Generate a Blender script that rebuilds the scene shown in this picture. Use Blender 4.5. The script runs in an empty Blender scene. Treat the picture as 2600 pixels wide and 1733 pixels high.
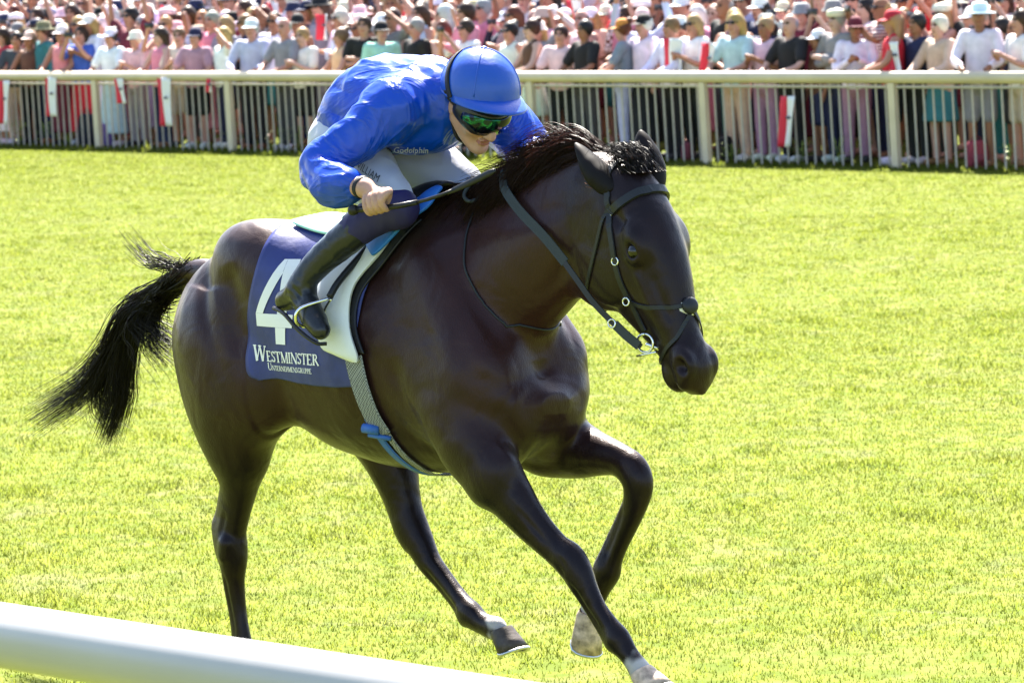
import bpy, math, random
import numpy as np
from mathutils import Vector, Matrix
from mathutils.bvhtree import BVHTree
import mathutils.noise as mnoise

# ------------------------------------------------------------------ camera, sky, sun, exposure
S = bpy.context.scene
COL = S.collection
CAM_Z = 2.28
PITCH = math.atan(0.09345)
ROLL = math.atan(0.0265)
cam_data = bpy.data.cameras.new("camera")
cam_data.sensor_width = 36.0
cam_data.lens = 36.0 * 10000.0 / 2600.0
cam_data.clip_start = 0.3
cam_data.clip_end = 2000.0
cam_data.dof.use_dof = True
cam_data.dof.focus_distance = 11.7
cam_data.dof.aperture_fstop = 10.0
cam_data.dof.aperture_blades = 7
cam = bpy.data.objects.new("camera", cam_data)
COL.objects.link(cam)
_fw = Vector((0, math.cos(PITCH), -math.sin(PITCH)))
_u0 = Vector((0, math.sin(PITCH), math.cos(PITCH)))
_r0 = Vector((1, 0, 0))
_rt = _r0 * math.cos(ROLL) - _u0 * math.sin(ROLL)
_up = _r0 * math.sin(ROLL) + _u0 * math.cos(ROLL)
cam.matrix_world = Matrix(((_rt.x, _up.x, -_fw.x, 0), (_rt.y, _up.y, -_fw.y, 0), (_rt.z, _up.z, -_fw.z, CAM_Z), (0, 0, 0, 1)))
S.camera = cam

SUN_ELEV, SUN_AZ = 52.0, 2.0      # azimuth: degrees clockwise from straight ahead (+Y)
world = bpy.data.worlds.new("World")
S.world = world
world.use_nodes = True
wn = world.node_tree
sky = wn.nodes.new("ShaderNodeTexSky")
sky.sky_type = 'NISHITA'
sky.sun_disc = False
sky.sun_elevation = math.radians(SUN_ELEV)
sky.sun_rotation = math.radians(SUN_AZ)
sky.air_density = 1.0
sky.dust_density = 1.6
wn.links.new(sky.outputs[0], wn.nodes["Background"].inputs[0])
wn.nodes["Background"].inputs[1].default_value = 0.075

sun_data = bpy.data.lights.new("sun", 'SUN')
sun_data.energy = 5.0
sun_data.angle = math.radians(0.5)
sun_data.color = (1.0, 0.94, 0.84)
sun = bpy.data.objects.new("sun", sun_data)
COL.objects.link(sun)
_sd = Vector((math.sin(math.radians(SUN_AZ)) * math.cos(math.radians(SUN_ELEV)),
              math.cos(math.radians(SUN_AZ)) * math.cos(math.radians(SUN_ELEV)), math.sin(math.radians(SUN_ELEV))))
sun.rotation_euler = _sd.to_track_quat('Z', 'Y').to_euler()
sun.location = _sd * 60

S.view_settings.view_transform = 'Standard'
S.view_settings.look = 'None'
S.view_settings.exposure = 2.5
S.view_settings.gamma = 1.0
S.view_settings.use_curve_mapping = False
S.cycles.max_bounces = 6
S.cycles.use_denoising = True

# ------------------------------------------------------------------ helpers
RNG = random.Random(7)
NP = np.random.RandomState(11)

def tag(o, label=None, cat=None, group=None, kind=None):
    if label: o['label'] = label
    if cat: o['category'] = cat
    if group: o['group'] = group
    if kind: o['kind'] = kind
    return o

def empty(name, loc=(0, 0, 0), rz=0.0):
    o = bpy.data.objects.new(name, None)
    o.empty_display_size = 0.1
    o.location = loc
    o.rotation_euler = (0, 0, rz)
    COL.objects.link(o)
    return o

def mesh_np(name, verts, faces, smooth=True):
    """verts (n,3) array, faces (m,3) or (m,4) array or list of tuples"""
    me = bpy.data.meshes.new(name)
    verts = np.asarray(verts, dtype=np.float32)
    if isinstance(faces, np.ndarray):
        m, k = faces.shape
        me.vertices.add(len(verts))
        me.vertices.foreach_set("co", verts.ravel())
        me.loops.add(m * k)
        me.loops.foreach_set("vertex_index", faces.astype(np.int32).ravel())
        me.polygons.add(m)
        me.polygons.foreach_set("loop_start", np.arange(0, m * k, k, dtype=np.int32))
        me.polygons.foreach_set("loop_total", np.full(m, k, dtype=np.int32))
    else:
        me.from_pydata([tuple(v) for v in verts], [], faces)
    if smooth:
        me.polygons.foreach_set("use_smooth", np.ones(len(me.polygons), dtype=bool))
    me.update(calc_edges=True)
    me.validate()
    return me

def link(name, me, mat=None, parent=None):
    o = bpy.data.objects.new(name, me)
    if mat is not None and len(me.materials) == 0:
        me.materials.append(mat)
    COL.objects.link(o)
    if parent is not None: o.parent = parent
    return o

def rgb(h):
    """#rrggbb display colour -> linear"""
    c = [int(h[i:i + 2], 16) / 255 for i in (1, 3, 5)]
    return tuple(x / 12.92 if x <= 0.04045 else ((x + 0.055) / 1.055) ** 2.4 for x in c)

def mat(name, col=(.5, .5, .5), rough=.6, spec=.5, metal=0.0, sheen=0.0, noise=None, bump=None, coat=0.0, sss=0.0):
    """Principled material; noise=(scale, amount) varies the colour, bump=(scale, strength, distance)"""
    m = bpy.data.materials.new(name)
    m.use_nodes = True
    nt = m.node_tree
    b = nt.nodes["Principled BSDF"]
    b.inputs["Base Color"].default_value = (*col, 1)
    b.inputs["Roughness"].default_value = rough
    b.inputs["Specular IOR Level"].default_value = spec
    b.inputs["Metallic"].default_value = metal
    b.inputs["Sheen Weight"].default_value = sheen
    b.inputs["Coat Weight"].default_value = coat
    if sss:
        b.inputs["Subsurface Weight"].default_value = sss
        b.inputs["Subsurface Radius"].default_value = (.012, .005, .003)
        b.inputs["Subsurface Scale"].default_value = 1.0
    tc = nt.nodes.new("ShaderNodeTexCoord")
    if noise:
        n = nt.nodes.new("ShaderNodeTexNoise")
        n.inputs["Scale"].default_value = noise[0]
        n.inputs["Detail"].default_value = 5
        nt.links.new(tc.outputs["Object"], n.inputs["Vector"])
        r = nt.nodes.new("ShaderNodeValToRGB")
        a = noise[1]
        r.color_ramp.elements[0].position = .3
        r.color_ramp.elements[1].position = .7
        r.color_ramp.elements[0].color = (*[c * (1 - a) for c in col], 1)
        r.color_ramp.elements[1].color = (*[min(1, c * (1 + a)) for c in col], 1)
        nt.links.new(n.outputs["Fac"], r.inputs[0])
        nt.links.new(r.outputs[0], b.inputs["Base Color"])
    if bump:
        n2 = nt.nodes.new("ShaderNodeTexNoise")
        n2.inputs["Scale"].default_value = bump[0]
        n2.inputs["Detail"].default_value = 4
        nt.links.new(tc.outputs["Object"], n2.inputs["Vector"])
        bp = nt.nodes.new("ShaderNodeBump")
        bp.inputs["Strength"].default_value = bump[1]
        bp.inputs["Distance"].default_value = bump[2]
        nt.links.new(n2.outputs["Fac"], bp.inputs["Height"])
        nt.links.new(bp.outputs[0], b.inputs["Normal"])
    return m

class MB:
    """collects boxes, tubes and lathes into one mesh"""
    def __init__(s): s.v = []; s.f = []
    def add(s, vs, fs):
        o = len(s.v); s.v += [tuple(v) for v in vs]; s.f += [tuple(i + o for i in f) for f in fs]; return s
    def box(s, c, size, rot=None):
        x, y, z = [d / 2 for d in size]
        vs = [Vector((a, b, d)) for a in (-x, x) for b in (-y, y) for d in (-z, z)]
        if rot is not None: vs = [rot @ v for v in vs]
        c = Vector(c)
        return s.add([v + c for v in vs], [(0, 1, 3, 2), (4, 6, 7, 5), (0, 4, 5, 1), (2, 3, 7, 6), (0, 2, 6, 4), (1, 5, 7, 3)])
    def tube(s, pts, rad, n=8, flat=None, caps=True):
        """pts list of 3D points, rad number or list; flat=(dir, factor) squashes the section along dir"""
        pts = [Vector(p) for p in pts]
        if not hasattr(rad, '__len__'): rad = [rad] * len(pts)
        o = len(s.v)
        up = Vector((0.123, 0.31, 0.94))
        a = None
        for i, p in enumerate(pts):
            t = (pts[min(i + 1, len(pts) - 1)] - pts[max(i - 1, 0)]).normalized()
            if a is None:
                a = t.cross(up)
                if a.length < .1: a = t.cross(Vector((1, 0, 0)))
            a = (a - t * a.dot(t)).normalized()
            b = t.cross(a)
            for k in range(n):
                th = 2 * math.pi * k / n
                q = (a * math.cos(th) + b * math.sin(th)) * rad[i]
                if flat:
                    d = Vector(flat[0]).normalized()
                    q = q - d * q.dot(d) * (1 - flat[1])
                s.v.append(tuple(p + q))
        for i in range(len(pts) - 1):
            for k in range(n):
                k2 = (k + 1) % n
                s.f.append((o + i * n + k, o + i * n + k2, o + (i + 1) * n + k2, o + (i + 1) * n + k))
        if caps:
            s.f.append(tuple(o + k for k in reversed(range(n))))
            e = o + (len(pts) - 1) * n
            s.f.append(tuple(e + k for k in range(n)))
        return s
    def build(s, name, m=None, parent=None, smooth=True):
        me = bpy.data.meshes.new(name)
        me.from_pydata(s.v, [], s.f)
        if smooth: me.polygons.foreach_set("use_smooth", [True] * len(me.polygons))
        me.update()
        return link(name, me, m, parent)

def catmull(pts, n):
    """smooth curve through points; returns list of n samples per span"""
    P = [np.array(p, float) for p in pts]
    P = [2 * P[0] - P[1]] + P + [2 * P[-1] - P[-2]]
    out = []
    for i in range(1, len(P) - 2):
        for k in range(n):
            t = k / n
            out.append(0.5 * ((2 * P[i]) + (-P[i - 1] + P[i + 1]) * t + (2 * P[i - 1] - 5 * P[i] + 4 * P[i + 1] - P[i + 2]) * t * t
                              + (-P[i - 1] + 3 * P[i] - 3 * P[i + 1] + P[i + 2]) * t ** 3))
    out.append(P[-2])
    return out

# ------------------------------------------------------------------ sculpting with distance fields
class Sculpt:
    def __init__(s, lo, hi, h):
        s.h = h
        s.lo = np.array(lo, np.float32)
        s.n = np.ceil((np.array(hi) - np.array(lo)) / h).astype(int) + 1
        s.a = np.full(s.n, 0.5, np.float32)
    def _win(s, lo, hi):
        i0 = np.maximum(((np.array(lo) - s.lo) / s.h).astype(int) - 1, 0)
        i1 = np.minimum(((np.array(hi) - s.lo) / s.h).astype(int) + 2, s.n)
        if np.any(i1 <= i0): return None, None
        ax = [(s.lo[k] + s.h * np.arange(i0[k], i1[k])).astype(np.float32) for k in range(3)]
        return tuple(slice(i0[k], i1[k]) for k in range(3)), (ax[0][:, None, None], ax[1][None, :, None], ax[2][None, None, :])
    def op(s, fn, lo, hi, k=.03, sub=False):
        pad = k + 2.5 * s.h
        w, P = s._win(np.array(lo) - pad, np.array(hi) + pad)
        if w is None: return
        d = fn(*P)
        A = s.a[w]
        if sub:
            d = -d
            hh = np.maximum(k - np.abs(A - d), 0) / k
            s.a[w] = np.maximum(A, d) + hh * hh * k * .25
        else:
            hh = np.maximum(k - np.abs(A - d), 0) / k
            s.a[w] = np.minimum(A, d) - hh * hh * k * .25
    def cone(s, a, b, ra, rb, k=.03, flat=None, sub=False):
        a = np.array(a, np.float32); b = np.array(b, np.float32)
        ab = b - a; L2 = float(ab @ ab) + 1e-9
        def fn(x, y, z):
            px, py, pz = x - a[0], y - a[1], z - a[2]
            t = np.clip((px * ab[0] + py * ab[1] + pz * ab[2]) / L2, 0, 1)
            qx, qy, qz = px - t * ab[0], py - t * ab[1], pz - t * ab[2]
            if flat:
                n, f = flat
                e = (qx * n[0] + qy * n[1] + qz * n[2]) * (1 / f - 1)
                qx = qx + e * n[0]; qy = qy + e * n[1]; qz = qz + e * n[2]
            d = np.sqrt(qx * qx + qy * qy + qz * qz) - (ra + t * (rb - ra))
            return d * (min(flat[1], 1) if flat else 1)
        r = max(ra, rb)
        s.op(fn, np.minimum(a, b) - r, np.maximum(a, b) + r, k, sub)
    def chain(s, pts, k=.02, flat=None, sub=False, n=5):
        """pts: (x, y, z, r); a smooth tapering limb through the points, joined to the rest with blend k"""
        P = np.array(catmull(pts, n), np.float32) if len(pts) > 2 else np.array(pts, np.float32)
        R = P[:, 3:4].max()
        pad = k + 2.5 * s.h
        w, AX = s._win(P[:, :3].min(0) - R - pad, P[:, :3].max(0) + R + pad)
        if w is None: return
        T = np.full([AX[i].size for i in range(3)], .5, np.float32)
        keep = s.a, s.lo, s.n
        lo = np.array([AX[i].ravel()[0] for i in range(3)], np.float32)
        A = s.a[w]
        s.a, s.lo, s.n = T, lo, np.array(T.shape)
        for p, q in zip(P[:-1], P[1:]):
            s.cone(p[:3], q[:3], p[3], q[3], .004 if len(P) > 2 else .001, flat, False)
        s.a, s.lo, s.n = keep
        if sub:
            hh = np.maximum(k - np.abs(A + T), 0) / k
            s.a[w] = np.maximum(A, -T) + hh * hh * k * .25
        else:
            hh = np.maximum(k - np.abs(A - T), 0) / k
            s.a[w] = np.minimum(A, T) - hh * hh * k * .25
    def ell(s, c, r, k=.03, rot=None, sub=False):
        c = np.array(c, np.float32); r = np.array(r, np.float32)
        R = np.eye(3) if rot is None else np.array(rot)      # rows: local axes
        def fn(x, y, z):
            px, py, pz = x - c[0], y - c[1], z - c[2]
            q = [(R[i][0] * px + R[i][1] * py + R[i][2] * pz) for i in range(3)]
            k0 = np.sqrt(sum((q[i] / r[i]) ** 2 for i in range(3)))
            k1 = np.sqrt(sum((q[i] / (r[i] * r[i])) ** 2 for i in range(3))) + 1e-9
            return k0 * (k0 - 1) / k1
        m = max(r)
        s.op(fn, c - m, c + m, k, sub)
    def mesh(s, smooth=1):
        """surface nets"""
        A = s.a
        ins = A < 0
        nx, ny, nz = A.shape
        c = np.zeros((nx - 1, ny - 1, nz - 1), np.uint8)
        for dx in (0, 1):
            for dy in (0, 1):
                for dz in (0, 1):
                    c += ins[dx:nx - 1 + dx, dy:ny - 1 + dy, dz:nz - 1 + dz]
        act = (c > 0) & (c < 8)
        I = np.argwhere(act)
        idx = np.full(act.shape, -1, np.int32)
        idx[act] = np.arange(len(I))
        acc = np.zeros((len(I), 3), np.float32); cnt = np.zeros(len(I), np.float32)
        offs = [(0, 0, 0), (0, 0, 1), (0, 1, 0), (0, 1, 1), (1, 0, 0), (1, 0, 1), (1, 1, 0), (1, 1, 1)]
        val = [A[I[:, 0] + o[0], I[:, 1] + o[1], I[:, 2] + o[2]] for o in offs]
        for i in range(8):
            for j in range(i + 1, 8):
                df = np.array(offs[j]) - np.array(offs[i])
                if np.abs(df).sum() != 1 or df.min() < 0: continue
                a, b = val[i], val[j]
                m = (a < 0) != (b < 0)
                t = a[m] / (a[m] - b[m])
                acc[m] += np.array(offs[i], np.float32) + t[:, None] * df
                cnt[m] += 1
        V = (I + acc / cnt[:, None]) * s.h + s.lo
        F = []
        for ax in range(3):
            sl0 = [slice(None)] * 3; sl1 = [slice(None)] * 3
            sl0[ax] = slice(0, -1); sl1[ax] = slice(1, None)
            E = ins[tuple(sl0)] != ins[tuple(sl1)]
            e = np.argwhere(E)
            o1, o2 = [(1, 2), (2, 0), (0, 1)][ax]
            e = e[(e[:, o1] > 0) & (e[:, o2] > 0)]
            e = e[(e[:, o1] < act.shape[o1]) & (e[:, o2] < act.shape[o2])]
            q = []
            for d1, d2 in ((-1, -1), (0, -1), (0, 0), (-1, 0)):
                w = e.copy(); w[:, o1] += d1; w[:, o2] += d2
                q.append(idx[w[:, 0], w[:, 1], w[:, 2]])
            q = np.stack(q, 1)
            flip = ~ins[e[:, 0], e[:, 1], e[:, 2]]
            q[flip] = q[flip][:, ::-1]
            F.append(q)
        F = np.concatenate(F)
        F = F[(F >= 0).all(1)]
        for _ in range(smooth):
            n = len(V); sm = np.zeros((n, 3)); ct = np.zeros(n)
            for i in range(4):
                a, b = F[:, i], F[:, (i + 1) % 4]
                for k in range(3):
                    sm[:, k] += np.bincount(a, V[b, k], n) + np.bincount(b, V[a, k], n)
                ct += np.bincount(a, minlength=n) + np.bincount(b, minlength=n)
            V = V * .4 + .6 * sm / np.maximum(ct, 1)[:, None]
        return V.astype(np.float32), F

def vnormals(V, F):
    n = np.cross(V[F[:, 2]] - V[F[:, 0]], V[F[:, 3 % F.shape[1]]] - V[F[:, 1]]) if F.shape[1] == 4 else np.cross(V[F[:, 1]] - V[F[:, 0]], V[F[:, 2]] - V[F[:, 0]])
    out = np.zeros_like(V)
    for i in range(F.shape[1]):
        for k in range(3):
            out[:, k] += np.bincount(F[:, i], n[:, k], len(V))
    return out / (np.linalg.norm(out, axis=1)[:, None] + 1e-12)

def poly_dist(V, pts):
    """distance to a polyline and the fraction along it"""
    P = np.array(pts, np.float32)
    best = np.full(len(V), 9., np.float32); fr = np.zeros(len(V), np.float32)
    for i, (a, b) in enumerate(zip(P[:-1], P[1:])):
        ab = b - a
        t = np.clip(((V - a) @ ab) / (ab @ ab + 1e-9), 0, 1)
        d = np.sqrt(((V - a - t[:, None] * ab) ** 2).sum(1))
        m = d < best
        best[m] = d[m]; fr[m] = (i + t[m]) / (len(P) - 1)
    return best, fr

def grooves(V, F, lst):
    """lst: (points, width, depth): soft furrows (depth > 0) or ridges (depth < 0), fading out at both ends"""
    N = vnormals(V, F)
    off = np.zeros(len(V), np.float32)
    for pts, w, dp in lst:
        P = np.array(catmull(pts, 4)) if len(pts) > 2 else pts
        lo = np.min(P, 0) - 3 * w; hi = np.max(P, 0) + 3 * w
        m = ((V > lo) & (V < hi)).all(1)
        d, f = poly_dist(V[m], P)
        off[m] += dp * np.exp(-(d / w) ** 2) * np.clip(np.minimum(f, 1 - f) * 5, .12, 1)
    return V - N * off[:, None]

def rotx(axis, deg):
    return np.array(Matrix.Rotation(math.radians(deg), 3, axis))
# ================================================================== ground, grass, rails
FDIR = Vector((-0.67857619, 0.73453002, 0))      # along the rails, away to the left
FNOR = Vector((0.73453002, 0.67857619, 0))       # across, away from the course
FBASE = Vector((0.05942057, 48.497, 0))          # a point at the foot of the far rail
def at_fence(a, q, z=0.0): return FBASE + FDIR * a + FNOR * q + Vector((0, 0, z))
def bank(q): return 0.0 if q < .2 else .075 * (q - .2)   # the spectators' bank rises gently behind the rail
def pix(p):
    d = Vector(p) - Vector((0, 0, CAM_Z)); z = d.dot(_fw)
    return 1300 + 10000 * d.dot(_rt) / z, 866.5 - 10000 * d.dot(_up) / z, z

def turf_material(name, k=1.0, translucent=0.0):
    m = bpy.data.materials.new(name); m.use_nodes = True
    nt = m.node_tree; b = nt.nodes["Principled BSDF"]; L = nt.links
    ge = nt.nodes.new("ShaderNodeNewGeometry")
    def noise(sc, det, dist=0.0):
        n = nt.nodes.new("ShaderNodeTexNoise"); n.inputs["Scale"].default_value = sc; n.inputs["Detail"].default_value = det; n.inputs["Distortion"].default_value = dist
        L.new(ge.outputs["Position"], n.inputs["Vector"]); return n
    def ramp(src, stops):
        r = nt.nodes.new("ShaderNodeValToRGB")
        for p, c in stops:
            e = r.color_ramp.elements.new(p) if 0 < p < 1 else r.color_ramp.elements[0 if p == 0 else -1]
            e.position = p; e.color = (*[x * k for x in c], 1) if len(c) == 3 else (c[0],) * 3 + (1,)
        L.new(src, r.inputs[0]); return r
    patch_ = ramp(noise(.9, 6, .4).outputs["Fac"], ((0, (.128, .160, .022)), (.38, (.148, .172, .023)), (.55, (.158, .178, .028)), (.72, (.170, .183, .046)), (1, (.170, .180, .066))))
    tuft_ = ramp(noise(7, 5, .6).outputs["Fac"], ((0, (0.0,)), (.36, (0.0,)), (.5, (.55,)), (.66, (1.0,)), (1, (1.0,))))
    dark = nt.nodes.new("ShaderNodeMix"); dark.data_type = 'RGBA'
    dark.inputs["A"].default_value = (.098 * k, .132 * k, .015 * k, 1)
    L.new(tuft_.outputs[0], dark.inputs["Factor"]); L.new(patch_.outputs[0], dark.inputs["B"])
    dry = ramp(noise(3.1, 7, 1.2).outputs["Fac"], ((0, (0.0,)), (.56, (0.0,)), (.72, (.42,)), (1, (.6,))))
    mx = nt.nodes.new("ShaderNodeMix"); mx.data_type = 'RGBA'
    mx.inputs["B"].default_value = (.188 * k, .188 * k, .100 * k, 1)
    L.new(dry.outputs[0], mx.inputs["Factor"]); L.new(dark.outputs["Result"], mx.inputs["A"])
    L.new(mx.outputs["Result"], b.inputs["Base Color"])
    b.inputs["Roughness"].default_value = .9
    b.inputs["Specular IOR Level"].default_value = .05
    if translucent:
        # a mown sward reads as one surface: blades lean their shading towards the upright
        vm = nt.nodes.new("ShaderNodeVectorMath"); vm.operation = 'MULTIPLY_ADD'
        vm.inputs[1].default_value = (.5, .5, .5); vm.inputs[2].default_value = (0, 0, 2.4)
        vn = nt.nodes.new("ShaderNodeVectorMath"); vn.operation = 'NORMALIZE'
        L.new(ge.outputs["Normal"], vm.inputs[0]); L.new(vm.outputs[0], vn.inputs[0]); L.new(vn.outputs[0], b.inputs["Normal"])
        tr = nt.nodes.new("ShaderNodeBsdfTranslucent")
        L.new(mx.outputs["Result"], tr.inputs["Color"])
        ms = nt.nodes.new("ShaderNodeMixShader"); ms.inputs[0].default_value = translucent
        L.new(b.outputs[0], ms.inputs[1]); L.new(tr.outputs[0], ms.inputs[2])
        L.new(ms.outputs[0], nt.nodes["Material Output"].inputs["Surface"])
    return m

def build_ground():
    # strips along the rail direction: flat course, then the rising bank
    qs = [-160, -60, -30, -10, -2, -.5, .2, 3, 8, 14, 40, 400]
    al = [-400, -60, -25, -12, 0, 12, 25, 60, 400]
    V = []
    for q in qs:
        z = bank(min(q, 14)) if q > .2 else 0
        for a in al: V.append(tuple(at_fence(a, q, z)))
    n = len(al)
    F = [(i * n + j, (i + 1) * n + j, (i + 1) * n + j + 1, i * n + j + 1) for i in range(len(qs) - 1) for j in range(n - 1)]
    me = mesh_np("ground", V, F)
    if me.polygons[0].normal.z < 0: me.flip_normals()
    o = link("ground", me, turf_material("turf", .80)); o['kind'] = 'structure'
    return o
build_ground()

def build_grass():
    R_ = np.random.RandomState(21)
    out = []
    for d0, d1, dens in ((8.6, 13, 2600), (13, 18, 3600), (18, 26, 2400), (26, 36, 1400), (36, 60, 900)):
        half = .19
        area = half * (d1 * d1 - d0 * d0)
        n = int(area * dens)
        d = np.sqrt(R_.rand(n) * (d1 * d1 - d0 * d0) + d0 * d0)
        x = (R_.rand(n) * 2 - 1) * half * d
        y = d
        q = (x - FBASE.x) * FNOR.x + (y - FBASE.y) * FNOR.y
        k = q < -.03
        out.append(np.stack([x[k], y[k], np.zeros(k.sum())], 1))
    # ragged longer growth at the foot of the far rail
    a = R_.rand(24000) * 36 - 17; q = R_.normal(.05, .16, 24000)
    foot = np.stack([FBASE.x + FDIR.x * a + FNOR.x * q, FBASE.y + FDIR.y * a + FNOR.y * q, np.zeros(len(a))], 1)
    nf = len(foot)
    P = np.concatenate(out + [foot]); n = len(P)
    dist = P[:, 1]
    # clumpy height
    cl = np.sin(P[:, 0] * 5.1 + 1.3 * np.sin(P[:, 1] * 2.3)) * np.sin(P[:, 1] * 3.7 + 1.7 * np.sin(P[:, 0] * 3.1))
    h = (.007 + .010 * R_.rand(n) + .012 * np.clip(cl, 0, 1) ** 2) * (1 + .5 * (R_.rand(n) < .06))
    h[-nf:] *= 2.6 + 1.6 * R_.rand(nf) ** 3
    w = np.interp(dist, [8, 14, 30, 50], [.0028, .0034, .0055, .009]) * (.7 + .6 * R_.rand(n))
    th = R_.rand(n) * 2 * math.pi
    ln = (.25 + .75 * R_.rand(n)) * h
    la = R_.rand(n) * 2 * math.pi
    s = np.stack([np.cos(th), np.sin(th), np.zeros(n)], 1) * w[:, None]
    tip = P + np.stack([np.cos(la) * ln, np.sin(la) * ln, h], 1)
    V = np.empty((n, 3, 3), np.float32)
    V[:, 0] = P - s; V[:, 1] = P + s; V[:, 2] = tip
    V[:, :2, 2] -= .004
    F = np.arange(n * 3, dtype=np.int32).reshape(n, 3)
    me = bpy.data.meshes.new("grass")
    me.vertices.add(n * 3); me.vertices.foreach_set("co", V.ravel())
    me.loops.add(n * 3); me.loops.foreach_set("vertex_index", F.ravel())
    me.polygons.add(n); me.polygons.foreach_set("loop_start", np.arange(0, n * 3, 3, dtype=np.int32)); me.polygons.foreach_set("loop_total", np.full(n, 3, np.int32))
    me.update(calc_edges=True)
    o = link("grass", me, turf_material("grass_blades", 1.20, .5))
    tag(o, "short sunlit yellow-green racecourse grass", kind='stuff')
build_grass()

M_RAIL = mat("white_rail_plastic", (.37, .360, .355), .38, .5, noise=(3, .05))
M_CREAM = mat("cream_painted_rail", (.58, .48, .34), .45, .45, noise=(2.5, .10))
M_SLAT = mat("pale_slat", (.43, .385, .33), .5, .4, noise=(6, .12))

LEAN = .055      # uprights sheared along the rail, copying the rolling-shutter skew of the image
far = empty("rail_fence", at_fence(0, 0), 0)
tag(far, "cream rail fence with thin upright slats in front of the crowd", "fence")
def fl_(a, q, z): return FDIR * a + FNOR * q + Vector((0, 0, z))
A0, A1 = -17.0, 20.0
MB().tube([fl_(A0, 0, 1.012), fl_(A1, 0, 1.012)], .068, 20).build("top_rail", M_CREAM, far)
frot = Matrix((FDIR, FNOR, Vector((0, 0, 1)))).transposed()
MB().box(fl_(0, .02, .905), (A1 - A0, .022, .030), frot).build("thin_rail", M_SLAT, far)
def leaner(w, t, z0, z1):
    mb = MB(); vs = []
    for z in (z0, z1):
        for a, q in ((-w / 2, -t / 2), (w / 2, -t / 2), (w / 2, t / 2), (-w / 2, t / 2)):
            vs.append(FDIR * (a + LEAN * (z - .5)) + FNOR * q + Vector((0, 0, z)))
    return mb.add(vs, [(0, 1, 2, 3)[::-1], (4, 5, 6, 7), (0, 1, 5, 4), (1, 2, 6, 5), (2, 3, 7, 6), (3, 0, 4, 7)])
slat0 = leaner(.019, .012, .012, .965).build("slat", M_SLAT, far, smooth=False)
post0 = leaner(.095, .07, -.05, .950).build("post", M_CREAM, far, smooth=False)
first_s = first_p = True
POSTS = [8.44 - 2.944 * k for k in range(-4, 9)]
def inview(p, m=520):
    x, y, z = pix(p); return -m < x < 2600 + m
for pa in POSTS:
    if not inview(at_fence(pa, 0)): continue
    o = post0 if first_p else post0.copy()
    if not first_p: COL.objects.link(o); o.parent = far
    first_p = False
    o.location = FDIR * (pa - LEAN * 0)
    for k in range(1, 21):
        a = pa - 2.944 * k / 21
        if not inview(at_fence(a, 0)): continue
        s_ = slat0 if first_s else slat0.copy()
        if not first_s: COL.objects.link(s_); s_.parent = far
        first_s = False
        s_.location = FDIR * a + FNOR * .04
        s_.rotation_euler = (0, 0, 0)

# near running rail, passing close to the camera
near = empty("running_rail", (-1.01541681, 7.63081939, 0), 0)
tag(near, "thick white running rail crossing the lower left corner close by", "rail")
NDIR = Vector((-.70980778, .70439543, 0))
MB().tube([NDIR * 4 + Vector((0, 0, 1.0165)), NDIR * -6 + Vector((0, 0, 1.0165))], .0635, 40).build("rail_tube", M_RAIL, near)
for a in (1.9, -3.4):
    MB().tube([NDIR * a + FNOR * -.02 + Vector((0, 0, .955)), NDIR * a + FNOR * -.16 + Vector((0, 0, .90)), NDIR * a + FNOR * -.22 + Vector((0, 0, .78)), NDIR * a + FNOR * -.22 + Vector((0, 0, -.1))], .032, 12).build("post", M_RAIL, near)
# ================================================================== the horse (local frame: X ahead, Y to its left, Z up)
HX = Vector((0.67857619, -0.73453002, 0)); HY = Vector((0.73453002, 0.67857619, 0))
H_ORG = Vector((-0.21769987, 11.98438928, 0.0))
H_ROT = math.atan2(HX.y, HX.x)

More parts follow.
